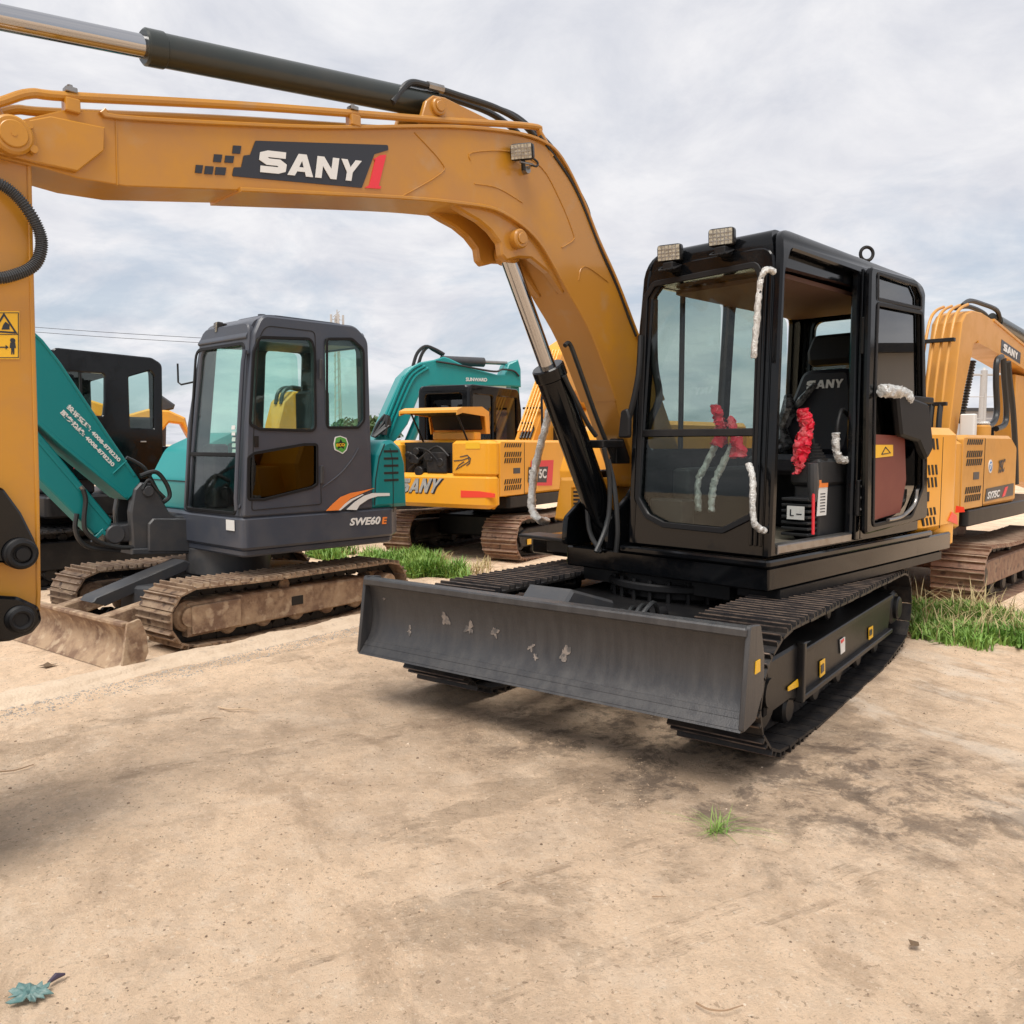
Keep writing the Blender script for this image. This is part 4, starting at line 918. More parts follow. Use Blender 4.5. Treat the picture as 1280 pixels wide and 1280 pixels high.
# cab
Z = FK
cs = fillet([(.53, .905), (.58, 1.6), (.66, 2.25), (.74, 2.42), (1.60, 2.42), (1.75, 2.30), (1.80, 1.5), (1.97, 1.44), (2.10, 1.30), (2.12, .905)], [.02, .3, .2, .15, .15, .15, .05, .05, .1, .02], 5)
csq = [(.53, .905), (.58, 1.6), (.665, 2.27), (.74, 2.415), (1.60, 2.42), (1.73, 2.32), (1.745, .905)]
cs = fillet(csq, [.02, .3, .12, .10, .14, .12, .02], 5)
def tr(px, x=-.06): return Z.X(px, x)
dw = fillet(tr([(314, 532), (323, 424), (391, 427), (395, 537)]), .055, 5)
dw = fillet(tr([(313, 530), (318, 440), (325, 422), (389, 424), (393, 440), (394, 538), (325, 536)]), [.03, .04, .05, .05, .03, .05, .06], 4)
lw = fillet(tr([(311, 572), (318, 567), (380, 556), (396, 556), (396, 605), (390, 609), (330, 624), (311, 624)]), .02, 4)
rw = fillet(tr([(409, 424), (440, 424), (454, 437), (455, 525), (448, 534), (409, 534)]), [.03, .06, .06, .05, .05, .03], 4)
m = MB(Z.M); m.prism(cs, -.115, -.06, 'x', holes=[dw, lw, rw], bevel=.014)
fw1 = fillet([(.75, 1.35), (.80, 2.25), (1.15, 2.25), (1.15, 1.35)], .05, 4); fw2 = fillet([(1.25, 1.35), (1.25, 2.25), (1.62, 2.25), (1.64, 1.35)], .05, 4)
m.prism(cs, -1.0, -.95, 'x', holes=[fw1, fw2], bevel=.014)
LB = Matrix(((1, 0, 0, 0), (0, 1, .085, .45), (0, 0, 1, 0), (0, 0, 0, 1)))
ff = fillet([(-.10, .905), (-.10, 2.36), (-.96, 2.36), (-.96, .905)], [.01, .08, .12, .01], 4)
fhB = fillet([(-.17, .93), (-.17, 2.20), (-.90, 2.20), (-.93, .93)], [.03, .05, .08, .03], 4)
m.prism(ff, .0, .05, 'y', holes=[fhB], bevel=.01, M=LB)
rr_ = fillet([(-.10, .905), (-.10, 2.38), (-.96, 2.38), (-.96, .905)], .05, 3); rhB = fillet([(-.18, 1.45), (-.18, 2.25), (-.88, 2.25), (-.88, 1.45)], .05, 4)
m.prism(rr_, 1.68, 1.73, 'y', holes=[rhB], bevel=.01)
def warpB(p):
    q = Z.Mi @ p; t = max(0, q.z-1.2)/1.2
    if q.x < -.5: q.x += .13*t*t
    if q.x > -.2: q.x -= .02*t*t
    return Z.M @ q
bc_ = m.build('cab', M['greyp'], B, warp=warpB)
m = MB(Z.M); rpB = fillet([(.62, 2.24), (.70, 2.37), (.80, 2.425), (1.6, 2.42), (1.71, 2.32), (1.70, 2.26), (.66, 2.22)], [.05, .1, .1, .12, .08, 0, 0], 5)
m.prism(rpB, -.955, -.113, 'x'); m.prism(fillet([(-.2, .85), (-.2, 1.6), (-.85, 1.6), (-.85, .85)], .12, 5), 2.42, 2.445, 'z', bevel=.012); m.cyl((-.35, .9, 2.44), (-.35, .9, 2.46), .03, 10); m.build('roof', M['greyp'], bc_, warp=warpB)
# door outline, handle, hinges
m = MB(Z.M)
do = fillet([(.60, .955), (.63, 1.5), (.70, 2.22), (.76, 2.335), (1.20, 2.335), (1.22, .97)], [.02, .2, .15, .1, .04, .02], 4)
m.prism(strip(do+[do[0]], .006), -.062, -.057, 'x'); m.build('door_seam', M['vent'], bc_, warp=warpB)
m = MB(Z.M); hq = tr([(318, 559), (323, 559), (323, 545), (317, 545)]); m.prism(hq, -.064, -.055, 'x')
m.build('door_handle', M['black_satin'], bc_)
for pp_ in (((399, 474), (402, 474), (402, 449), (399, 449)), ((400, 604), (404, 604), (404, 582), (400, 582))):
    MB(Z.M).prism(tr(pp_), -.062, -.045, 'x', bevel=.004).build('hinge', M['greydk'], bc_)
for poly, nm, g in ((dw, 'door_glass', 'glass_side'), (lw, 'lower_door_glass', 'glass_brown'), (rw, 'side_window', 'glass_side')):
    q = poly if area2(poly) > 0 else poly[::-1]
    pane(Z, bc_, inset(q, -.008), -.078, -.073, 'x', M[g], nm)
    m = MB(Z.M); m.prism(inset(q, -.014), -.062, -.055, 'x', holes=[inset(q, .008)], bevel=.002); m.build('window_seal', M['rubber'], bc_)
for poly in (fw1, fw2): pane(Z, bc_, inset(poly if area2(poly) > 0 else poly[::-1], -.01), -.98, -.975, 'x', M['glass_side'], 'side_window')
fq = fhB if area2(fhB) > 0 else fhB[::-1]
MB(Z.M).prism(clip(inset(fq, -.01), 1.37, True), .02, .025, 'y', M=LB).build('windscreen', M['glass_side'], bc_, smooth=False)
MB(Z.M).prism(clip(inset(fq, -.01), 1.37, False), .02, .025, 'y', M=LB).build('lower_windscreen', M['glass'], bc_, smooth=False)
pane(Z, bc_, inset(rhB if area2(rhB) > 0 else rhB[::-1], -.01), 1.70, 1.705, 'y', M['glass_side'], 'rear_window')
m = MB(Z.M); m.rbox((-.92, -.005, 1.355), (-.165, .03, 1.385), .006, M=LB); m.prism(inset(fq, -.014), -.008, .004, 'y', holes=[inset(fq, .012)], bevel=.003, M=LB); m.build('windscreen_seal', M['rubber'], bc_)
MB(Z.M).tube([(-.115, .0, 1.0), (-.115, -.035, 1.05), (-.115, -.035, 2.05), (-.115, .0, 2.12)], .016, 8, M=LB, smooth=3).build('handrail', M['greyp'], bc_)
lamp(Z, bc_, (-.63, .66, 2.36), (-.3, -1, .1), .055, .045)
m = MB(Z.M); m.tube([(-.93, .62, 1.95), (-1.02, .56, 1.93), (-1.05, .55, 1.95), (-1.05, .55, 2.10)], .008, 6); m.build('mirror_arm', M['black_satin'], bc_)
# interior
m = MB(Z.M); m.box((-.95, .6, .906), (-.12, 1.68, .93)); m.build('cab_floor', M['interior'], bc_)
m = MB(Z.M); m.rbox((-.74, 1.1, .93), (-.32, 1.55, 1.25), .03); m.rbox((-.72, 1.05, 1.25), (-.34, 1.5, 1.36), .04); m.rbox((-.72, 1.42, 1.34), (-.34, 1.53, 1.9), .04); m.rbox((-.64, 1.43, 1.92), (-.42, 1.52, 2.1), .04); m.build('seat', M['seat'], bc_)
m = MB(Z.M); m.rbox((-.30, .95, .93), (-.15, 1.4, 1.38), .03); m.rbox((-.92, .9, .93), (-.78, 1.5, 1.38), .03); m.rbox((-.90, .66, .93), (-.72, .80, 1.45), .03)
for x in (-.56, -.48): m.tube([(x, .80, .93), (x, .76, 1.15), (x, .80, 1.4)], .01, 6)
m.tube([(-.24, .98, 1.36), (-.24, .95, 1.52)], .015, 6); m.tube([(-.84, .95, 1.36), (-.84, .92, 1.52)], .015, 6)
m.build('console', M['interior'], bc_)
for k in range(5): csticker(Z, bc_, [(-.32, .60, 1.38+k*.045), (-.27, .60, 1.38+k*.045), (-.27, .603, 1.41+k*.045), (-.32, .603, 1.41+k*.045)], M['white'])
# engine cover (teal) and rear quarter
qc = fillet(tr([(402, 645), (402, 575), (402, 540), (462, 540), (461, 556), (452, 575), (447, 600), (444, 645)]), .01, 3)
m = MB(Z.M); eng = fillet([(1.60, .905), (1.72, 1.30), (1.86, 1.50), (2.0, 1.50), (2.11, 1.36), (2.12, .905)], [.0, .1, .12, .1, .1, 0], 5)
tc_ = [(1.745, .907), (1.76, 1.15), (1.80, 1.36), (1.86, 1.47), (1.96, 1.49), (2.06, 1.42), (2.11, 1.28), (2.125, .907)]
m.prism(fillet(tc_, [.0, .1, .1, .08, .08, .1, .1, 0], 4), -1.78, -.055, 'x', bevel=.03)
eb = m.build('engine_cover', M['teal'], B)
m = MB(Z.M)
for k in range(5):
    z = 1.13+k*.062; m.rbox((-.060, 1.86, z), (-.052, 2.02, z+.020), .004)
m.build('louvre', M['vent'], eb)
m = MB(Z.M); m.prism(strip(tr([(487, 560), (490, 575), (491, 610), (491, 640)]), .006), -.058, -.052, 'x'); m.prism(strip([(1.752, .93), (1.768, 1.15), (1.81, 1.34), (1.87, 1.45)], .006), -.058, -.052, 'x'); m.build('panel_gap', M['vent'], eb)
# orange-white swoosh
sw = lambda L_: [(400+x/8, 530+y/8) for x, y in L_]
m = MB(Z.M); m.prism(tr(sw([(55, 868), (120, 800), (200, 730), (300, 690), (420, 668), (540, 640), (420, 690), (300, 745), (240, 800), (180, 862)])), -.0535, -.0505, 'x'); m.build('orange_stripe', M['orange'], eb)
m = MB(Z.M); m.prism(tr(sw([(260, 855), (340, 780), (430, 720), (520, 690), (690, 690), (690, 718), (570, 722), (480, 750), (390, 810), (360, 860)])), -.0535, -.0500, 'x')
m.prism(tr(sw([(180, 862), (240, 800), (300, 755), (420, 700), (430, 706), (320, 765), (250, 820), (200, 862)])), -.0535, -.0500, 'x'); m.build('white_stripe', M['white'], eb)
# cab rear quarter crease
m = MB(Z.M); m.tube([(-.0585, y, z) for y, z in tr([(403, 609), (425, 592), (440, 574), (448, 560)])], .004, 6, smooth=5); m.build('panel_crease', M['greyp'], bc_)
def text3(F, root, txt, px, plane, val, mt, th, off=.02, shear=0, name='lettering'):
    m = MB(F.M); sheet(m, font_mesh(txt, off, shear), q3(F, px, plane, val), th); return m.build(name, mt, root, smooth=False)
tq = lambda L_: [(400+x/8, 530+y/8) for x, y in L_]
text3(FK, bpl, 'SWE60', tq([(296, 1018), (600, 1002), (606, 922), (302, 940)]), 'x', -.0575, M['white'], (.003, 0, 0), .035, .15)
text3(FK, bpl, 'E', tq([(618, 1001), (668, 999), (670, 930), (622, 931)]), 'x', -.0575, M['orange'], (.003, 0, 0), .035, .1)
eco = [(135, 200), (150, 130), (200, 118), (262, 140), (282, 200), (265, 262), (225, 300), (190, 280), (145, 260)]
m = MB(Z.M); m.prism(fillet(tr(tq(eco)), .01, 3), -.062, -.0565, 'x'); ec = m.build('round_sticker', M['white'], bc_)
ec2 = [(145, 200), (158, 138), (200, 127), (254, 148), (272, 200), (256, 255), (222, 288), (192, 270), (153, 252)]
MB(Z.M).prism(fillet(tr(tq(ec2)), .01, 3), -.062, -.0555, 'x').build('sticker_face', M['green'], ec)
sta = [(205+math.cos(a*math.pi/5+.3)*(58 if a % 2 else 28), 205+math.sin(a*math.pi/5+.3)*(58 if a % 2 else 28)) for a in range(10)]
MB(Z.M).prism(tr(tq(sta)), -.062, -.0548, 'x').build('sticker_star', M['vent'], ec)
text3(FK, ec, 'ECO', tq([(165, 226), (248, 222), (248, 192), (165, 196)]), 'x', -.0548, M['warn'], (.002, 0, 0), .03)
# right-hand hood (teal) seen in front of the far cab side
m = MB(Z.M); m.prism(fillet([(.60, .905), (.60, 1.15), (.75, 1.42), (1.05, 1.55), (2.0, 1.55), (2.1, 1.3), (2.1, .905)], [.02, .15, .2, .2, .1, .1, 0], 6), -1.78, -1.03, 'x', bevel=.06); m.build('side_hood', M['teal2'], B)
m = MB(Z.M); m.box((-1.7, .595, 1.14), (-1.05, .604, 1.146)); m.build('hood_gap', M['vent'], B)
# boom going up behind the foreground stick
XBm = -1.0
bt = Z.X([(-120, 250), (-60, 310), (0, 378), (40, 412), (52, 424), (74, 452), (175, 600), (176, 610), (160, 625), (75, 555), (42, 524), (-30, 500), (-130, 470)], XBm)
m = MB(Z.M); m.prism(bt, -1.28, XBm, 'x', bevel=.008); bm_ = m.build('boom', M['teal'], B)
m = MB(Z.M); m.prism(strip(Z.X([(-40, 342), (40, 415), (52, 426), (74, 454), (168, 595)], XBm), .02), -1.29, XBm+.008, 'x', bevel=.004); m.prism(strip(Z.X([(0, 495), (42, 523), (75, 553), (158, 622)], XBm), .025), -1.29, XBm+.008, 'x', bevel=.004)
m.build('boom_flange', M['teal'], bm_)
m = MB(Z.M); m.tube([(XBm+.004, *p) for p in Z.X([(141, 592), (158, 576)], XBm)], .006, 6); m.build('weld_seam', M['teal'], bm_)
# service lettering along the boom: crop scale 6.4, origin (40,410)
tp2 = lambda L_: [(40+x/6.4, 410+y/6.4) for x, y in L_]
text3(Z, bm_, '投诉受理: 4008-878230', tp2([(272, 640), (688, 1078), (716, 1046), (300, 606)]), 'x', XBm+.002, M['white'], (.003, 0, 0), .03)
text3(Z, bm_, '服务热线: 4008-878230', tp2([(222, 680), (640, 1115), (668, 1083), (250, 648)]), 'x', XBm+.002, M['white'], (.003, 0, 0), .03)
# boom cylinder (teal guard)
XC = -1.02
m = MB(Z.M); m.prism(Z.X([(45, 535), (140, 650), (138, 662), (118, 668), (42, 592), (-60, 480), (-60, 430)], XC), -1.22, XC, 'x', bevel=.01); bcyl = m.build('lift_cylinder_guard', M['teal'], B)
m = MB(Z.M); m.prism(strip(Z.X([(-20, 490), (45, 548), (136, 655)], XC), .02), -1.225, XC+.006, 'x'); a_ = Z.X([(112, 672), (120, 662)], XC); m.prism(strip(Z.X([(120, 672), (128, 664), (132, 668)], XC), .03), XC-.05, XC+.01, 'x', bevel=.004); m.build('guard_edge', M['teal'], bcyl)
m = MB(Z.M); m.tube([(XC+.01, *p) for p in Z.X([(100, 608), (104, 613)], XC)], .018, 8); m.build('hose_fitting', M['steel'], bcyl)
def hz(px, x): return [(x, *p) for p in Z.X(px, x)]
hose(Z, B, hz([(104, 612), (107, 625), (105, 650), (108, 665), (125, 678), (150, 684), (170, 684)], XC+.03), .018, M['blackhose'])
hose(Z, B, hz([(96, 642), (94, 660), (100, 676), (115, 685), (150, 688)], XC+.0), .018, M['blackhose'])
hose(Z, B, hz([(175, 595), (195, 590), (208, 605), (212, 620), (204, 628)], -1.0), .018, M['blackhose'])
hose(Z, B, hz([(158, 572), (180, 585), (195, 610), (203, 625)], -1.05), .015, M['blackhose'])
hose(Z, B, hz([(178, 612), (186, 600), (196, 612), (206, 622)], -.96), .012, M['blackhose'])
hose(Z, B, hz([(115, 675), (130, 680), (140, 672), (128, 668)], -1.1), .02, M['blackhose'])
MB(Z.M).tube(hz([(148, 614), (146, 630), (143, 655)], -1.15), .006, 6, smooth=4).build('steel_pipe', M['steel'], B)
# ================================================================== OTHER MACHINES (facing away: +y is forward)
def cyl3(mb, F, px0, px1, x, r): a, b = F.X([px0, px1], x); mb.cyl((x, *a), (x, *b), r, 14)
def yellow_body(F, root, y0, seam, y2, zb, zt, xr, xl, my, label_y=None):
    """rear body: band, side covers with slanted louvres, on the right-hand side plane xr"""
    m = MB(F.M); m.prism(fillet([(xr+.0, y0+.35), (xr, 3.0), (xl, 3.0), (xl, y0+.35)], .05, 3), zb-.02, zb+.125, 'z', bevel=.01); pf = m.build('platform', M['black_satin'], root)
    m = MB(F.M); m.prism(fillet([(y0+.30, zb+.13), (y0+.30, zt-.02), (y0+.36, zt), (y2-.25, zt), (y2-.02, zt-.10), (y2, zb+.13)], [0, .04, .02, .08, .08, 0], 4), xl+.05, xr-.002, 'x', bevel=.03)
    hb = m.build('engine_hood', my, root)
    h = zt-zb-.13
    MB(F.M).prism(fillet([(y0+.13, zb+.14), (y0+.13, zt-.04), (y0+.16, zt-.02), (seam+.02, zt-.02), (seam+.02, zb+.14)], .01, 2), xr-.05, xr+.004, 'x', bevel=.006).build('side_cover', my, root); xr = xr+.005
    def sl(ya, yb, f0, f1, ny, n=8):
        m = MB(F.M); slots(m, [Vector((xr, ya, zb+.13+h*f0)), Vector((xr, yb, zb+.13+h*f0)), Vector((xr, yb, zb+.13+h*f1)), Vector((xr, ya, zb+.13+h*f1))], n, ny, .5); m.build('louvre', M['vent'], hb)
    sl(y0+.22, seam-.08, .86, .95, 1); sl(y0+.22, seam-.08, .58, .80, 2); sl(y0+.22, seam-.08, .10, .32, 2)
    m = MB(F.M); m.box((xr-.004, seam-.004, zb+.14), (xr+.002, seam+.004, zt-.03)); m.build('panel_gap', M['vent'], hb)
    m = MB(F.M); m.rbox((xr-.002, y0+.45, zb+.13+h*.40), (xr+.003, y0+.62, zb+.13+h*.50), .002); m.build('hood_latch', M['greydk'], hb)
    return pf, hb
def rear_cab(F, root, x0, x1, y0, y1, z0, z1, mc, g='glass_dark'):
    m = MB(F.M)
    so_ = fillet([(y0, z0), (y0, z1), (y1-.08, z1), (y1, z1-.3), (y1, z0)], [.0, .12, .12, .1, 0], 4)
    ym = (y0+y1)/2
    wA = fillet([(y0+.1, z0+.55), (y0+.1, z1-.13), (ym-.1, z1-.13), (ym-.1, z0+.55)], .04, 3); wB = fillet([(ym, z0+.55), (ym, z1-.13), (y1-.14, z1-.13), (y1-.1, z0+.55)], .04, 3)
    m.prism(so_, x1-.05, x1, 'x', holes=[wA, wB], bevel=.012); m.prism(so_, x0, x0+.05, 'x', holes=[wA, wB], bevel=.012)
    ro_ = fillet([(x0+.03, z0), (x0+.03, z1-.01), (x1-.03, z1-.01), (x1-.03, z0)], [0, .08, .08, 0], 4); wr = fillet([(x0+.12, z0+.55), (x0+.12, z1-.12), (x1-.12, z1-.12), (x1-.12, z0+.55)], .05, 3)
    m.prism(ro_, y0, y0+.05, 'y', holes=[wr], bevel=.01); m.prism(ro_, y1-.06, y1-.01, 'y', holes=[fillet([(x0+.1, z0+.1), (x0+.1, z1-.3), (x1-.1, z1-.3), (x1-.1, z0+.1)], .05, 3)], bevel=.01)
    m.prism(fillet([(y0, z1-.06), (y0+.1, z1), (y1-.2, z1), (y1-.05, z1-.08), (y1-.05, z1-.12), (y0, z1-.12)], .03, 3), x0+.05, x1-.05, 'x')
    c = m.build('cab', mc, root)
    for w_ in (wA, wB): pane(F, c, w_ if area2(w_) > 0 else w_, x1-.03, x1-.025, 'x', M[g], 'side_window'); pane(F, c, w_, x0+.025, x0+.03, 'x', M[g], 'side_window')
    pane(F, c, wr, y0+.02, y0+.025, 'y', M[g], 'rear_window')
    m = MB(F.M); xm = (x0+x1)/2; m.rbox((xm-.22, y0+.2, z0), (xm+.22, y0+.62, z0+.45), .03); m.rbox((xm-.2, y0+.22, z0+.45), (xm+.2, y0+.32, z0+1.0), .04); m.rbox((xm-.12, y0+.22, z0+1.02), (xm+.12, y0+.3, z0+1.2), .03); m.build('seat', M['seat'], c)
    return c
def carbody(F, root, x0, x1, y0, y1, m_):
    m = MB(F.M); m.rbox((x0, y0, .22), (x1, y1, .5), .04); m.cyl(((x0+x1)/2, (y0+y1)/2, .5), ((x0+x1)/2, (y0+y1)/2, .72), .42, 28, bevel=.02); m.build('carbody', m_, root)
# ------------------------------------------------------------------ D: yellow, engine cover raised
oD = atz(645, 705); FD = Frame(oD, 29.7)
D = thing('excavator', 'yellow excavator seen from behind with its engine cover propped open beside the grey cab', 'excavator', FD)
track(FD, D, -.50, 0, -.02, 2.9, .56, .56, M['rust_red'], M['dark_steel'], rf=.27, rr=.27, detail=True, drive='front', seed=9, edge=M['worn_rust'])
track(FD, D, -2.08, -1.60, -.02, 2.9, .56, .56, M['rust_red'], M['dark_steel'], rf=.27, rr=.27, detail=False, drive='front', seed=10, edge=M['worn_rust'])
carbody(FD, D, -1.62, -.48, .7, 2.2, M['black_satin'])
sticker(FD, D, [(659, 681), (664, 680), (664, 673), (659, 674)], 'x', -.05, M['warn'])
y0D = -.26
pfD, hbD = yellow_body(FD, D, y0D, .47, 2.3, .68, 1.50, -.15, -1.95, M['yellow'])
# rear counterweight with the open engine bay above it
rq = lambda L_: FD.Y(L_, y0D)
m = MB(FD.M)
m.prism(fillet([(-.155, y0D+.125), (-.155, y0D+.08), (-.25, y0D), (-1.83, y0D), (-1.95, y0D+.12), (-1.95, y0D+.125)], [0, .08, .1, .1, .08, 0], 4), .67, 1.09, 'z', bevel=.05)
m.prism(fillet([(-.158, y0D+.125), (-.158, y0D+.08), (-.25, y0D+.004), (-.78, y0D+.004), (-.70, y0D+.125)], [0, .08, .1, .06, 0], 4), 1.06, 1.49, 'z', bevel=.035)
m.prism(fillet([(-1.947, y0D+.35), (-1.947, y0D+.10), (-1.83, y0D+.004), (-1.52, y0D+.004), (-1.58, y0D+.35)], [0, .08, .1, .06, 0], 4), 1.06, 1.47, 'z', bevel=.035)
cwD = m.build('counterweight', M['yellow'], D)
m = MB(FD.M); m.box((-1.55, y0D+.12, 1.08), (-.72, y0D+.34, 1.47)); m.build('engine_bay', M['vent'], D)
m = MB(FD.M); rn = random.Random(3)
for k in range(9):
    x = rn.uniform(-1.45, -.85); z = rn.uniform(1.1, 1.36); s = rn.uniform(.03, .07); m.cyl((x, y0D+.02, z), (x, y0D+.14, z), s, 10, bevel=.008)
m.rbox((-1.15, y0D+.03, 1.09), (-.85, y0D+.13, 1.35), .02); m.tube([(-1.45, y0D+.06, 1.12), (-1.2, y0D+.03, 1.3), (-1.0, y0D+.05, 1.42), (-.82, y0D+.04, 1.3)], .015, 7, smooth=4); m.tube([(-1.3, y0D+.05, 1.4), (-1.1, y0D+.02, 1.36), (-.9, y0D+.04, 1.15)], .012, 7, smooth=4)
m.build('engine', M['dark_steel'], D)
# raised hood
m = MB(FD.M); hpD = [(y0D-.02, 1.86), (y0D+.10, 1.90), (y0D+.55, 1.92), (y0D+.72, 1.86), (y0D+.74, 1.58), (y0D+.71, 1.58), (y0D+.68, 1.84), (y0D+.53, 1.89), (y0D+.10, 1.87), (y0D-.02, 1.83)]
m.prism(hpD, -1.52, -.66, 'x', bevel=.004)
hp2 = [(y0D-.02, 1.86), (y0D+.10, 1.90), (y0D+.55, 1.92), (y0D+.72, 1.86), (y0D+.74, 1.58), (y0D+.66, 1.58), (y0D+.62, 1.80), (y0D+.1, 1.83), (y0D-.02, 1.80)]
m.prism(hp2, -.67, -.655, 'x'); m.prism(hp2, -1.53, -1.515, 'x')
rh_ = m.build('raised_engine_cover', M['yellow_old'], D)
m = MB(FD.M); m.prism([(y0D+.66, 1.64), (y0D+.60, 1.83), (y0D+.04, 1.86), (y0D+.04, 1.84), (y0D+.57, 1.81), (y0D+.64, 1.63)], -1.46, -.72, 'x'); m.build('cover_lining', M['vent'], rh_)
for x in (-1.42, -.74): MB(FD.M).tube([(x, y0D+.08, 1.84), (x+.03, y0D+.30, 1.48)], .012, 8).build('gas_strut', M['black_satin'], rh_)
m = MB(FD.M); m.rbox((-1.35, y0D+.45, 1.50), (-.70, y0D+.6, 1.60), .02); m.build('inner_shroud', M['yellow_old'], D)
sheetq = rq([(499, 615), (545, 616), (553, 598), (502, 598)])
for dz, mt, sc2, nm in ((.0, M['navy'], 1.06, 'lettering_shadow'), (.003, M['silver'], 1.0, 'lettering')):
    q = [Vector((x, y0D-.001-dz, z)) for x, z in sheetq]; c = sum(q, Vector())/4; q = [c+(p-c)*sc2 for p in q]
    if nm == 'lettering_shadow': q = [p+Vector((.008, 0, -.008)) for p in q]
    m = MB(FD.M); sheet(m, logo_mesh(), q, (0, -.003, 0)); m.build(nm, mt, cwD, smooth=False)
m = MB(FD.M); m.prism([(x, z) for x, z in rq([(576, 622), (618, 622), (618, 617), (600, 614), (576, 613)])], y0D-.003, y0D+.02, 'y')
m.build('reflector', M['reflector'], cwD, smooth=False)
sticker(FD, cwD, [(582, 561), (600, 561), (600, 553), (582, 553)], 'y', y0D+.001, M['warn'])
m = MB(FD.M)
for L_ in ([(567, 576), (578, 575), (586, 572), (586, 577), (578, 582), (570, 587), (574, 581), (580, 577)], [(575, 571), (584, 569), (588, 573), (587, 579), (583, 582)]):
    m.prism(strip(rq(L_), .010), y0D-.002, y0D+.01, 'y')
m.build('eagle_sticker', M['greydk'], cwD, smooth=False)
cbD = rear_cab(FD, D, -1.96, -1.12, .72, 2.15, .82, 2.25, M['black'])
# side label
sticker(FD, hbD, [(661, 607), (690, 607), (692, 575), (664, 576)], 'x', -.148, M['redlbl'], 'label')
sticker(FD, hbD, [(660, 603), (683, 603), (685, 583), (661, 584)], 'x', -.145, M['navy'], 'label')
text3(FD, hbD, 'SY75C', [(661, 598), (683, 598), (683, 586), (661, 587)], 'x', -.142, M['white'], (.002, 0, 0), .03)
# boom with pipes
XD = -.72
bpD = FD.X([(664, 556), (681, 505), (694, 465), (706, 432), (718, 424), (735, 452), (760, 500), (790, 560), (774, 566), (745, 520), (719, 488), (714, 505), (708, 556)], XD)
boD = MB(FD.M).prism(bpD, XD-.3, XD, 'x', bevel=.01).build('boom', M['yellow_old'], D)
for k in range(5):
    dx = -.02-.05*k; P = FD.X([(666, 540), (678, 505), (688, 476), (695, 458), (702, 438)], XD)
    MB(FD.M).tube([(XD+dx, y-.035, z+.01) for y, z in P], .014, 7, smooth=4).build('steel_pipe', M['yellow'], boD)
for t_ in ((677, 510), (692, 466)): y, z = FD.X([t_], XD)[0]; MB(FD.M).rbox((XD-.28, y-.06, z-.015), (XD+.01, y-.01, z+.015), .004).build('pipe_clamp', M['black_satin'], boD)
m = MB(FD.M); P = FD.X([(667, 548), (672, 535), (670, 528)], XD)
for k in range(4): m.tube([(XD-.04-.05*k, y-.05, z) for y, z in P], .018, 7)
m.build('hose_bundle', M['blackhose'], boD)
hyd(FD, D, (XD-.1, 2.75, 1.3), (XD-.1, 3.3, 2.3), .6, .06, .035, M['yellow'], M['chrome'], 'lift_cylinder')
m = MB(FD.M); m.prism([(3.6, 1.95), (3.75, 2.05), (3.95, 1.9), (4.4, .5), (4.2, .45)], XD-.26, XD-.05, 'x', bevel=.01); m.build('stick', M['yellow_old'], D)
MB(FD.M).tube(hz2 := [(XD+.2, *p) for p in FD.X([(678, 545), (677, 500), (679, 484), (692, 482)], XD+.2)], .018, 7).build('handrail', M['black_satin'], D)
m = MB(FD.M); m.rbox((-.95, 2.4, 1.3), (-.3, 3.0, 1.72), .05); m.tube([(-.6, 2.5, 1.7), (-.5, 2.4, 1.85), (-.35, 2.5, 1.75)], .03, 8, smooth=4); m.build('valve_cover', M['black_satin'], D)
# ------------------------------------------------------------------ G: right-hand yellow machine
oG = atz(1236, 760); FG = Frame(oG, 43.7)
G = thing('excavator', 'yellow excavator at the right edge, seen from behind, with four pipes up its boom', 'excavator', FG)
track(FG, G, -.44, 0, -.22, 2.75, .56, .54, M['rust_red'], M['rust_red'], rf=.27, rr=.27, detail=True, drive='front', mw=M['dark_steel'], seed=12, pitch=.15, edge=M['worn_rust'])
track(FG, G, -2.0, -1.56, -.22, 2.75, .56, .54, M['rust_red'], M['dark_steel'], rf=.27, rr=.27, detail=False, drive='front', seed=13, pitch=.15)
carbody(FG, G, -1.58, -.42, .6, 2.0, M['rust_red'])
pfG, hbG = yellow_body(FG, G, -.55, .22, 1.40, .745, 1.53, -.15, -1.95, M['yellow_dull'])
m = MB(FG.M); m.prism(fillet([(-.155, -.425), (-.155, -.48), (-.30, -.56), (-1.8, -.56), (-1.95, -.46), (-1.95, -.425)], [0, .1, .12, .12, .1, 0], 4), .70, 1.50, 'z', bevel=.05); cwG = m.build('counterweight', M['yellow_dull'], G)
sticker(FG, cwG, [(1194, 641), (1206, 640), (1205, 634), (1195, 632)], 'y', -.562, M['reflector'], 'reflector')
sticker(FG, hbG, [(1231, 627), (1266, 619), (1267, 604), (1233, 611)], 'x', -.148, M['navy'], 'label')
text3(FG, hbG, 'SY75C', [(1234, 624), (1249, 621), (1250, 612), (1235, 615)], 'x', -.145, M['white'], (.002, 0, 0), .03, .1)
sticker(FG, hbG, [(1253, 621), (1256, 620), (1260, 608), (1257, 609)], 'x', -.144, M['redlbl'])
c_ = FG.X([(1238, 583)], -.15)[0]
m = MB(FG.M); m.cyl((-.152, *c_), (-.147, *c_), .062, 24); st_ = m.build('round_sticker', M['white'], hbG)
m = MB(FG.M); m.cyl((-.15, *c_), (-.145, *c_), .045, 24); m.build('sticker_face', M['blue'], st_)
text3(FG, st_, '7', [(1237, 587), (1240, 586), (1240, 579), (1237, 580)], 'x', -.144, M['white'], (.002, 0, 0), .03)
text3(FG, hbG, '75C', [(1248, 592), (1255, 590), (1257, 573), (1249, 576)], 'x', -.146, M['navy'], (.002, 0, 0), .03, .1)
XG = -.9
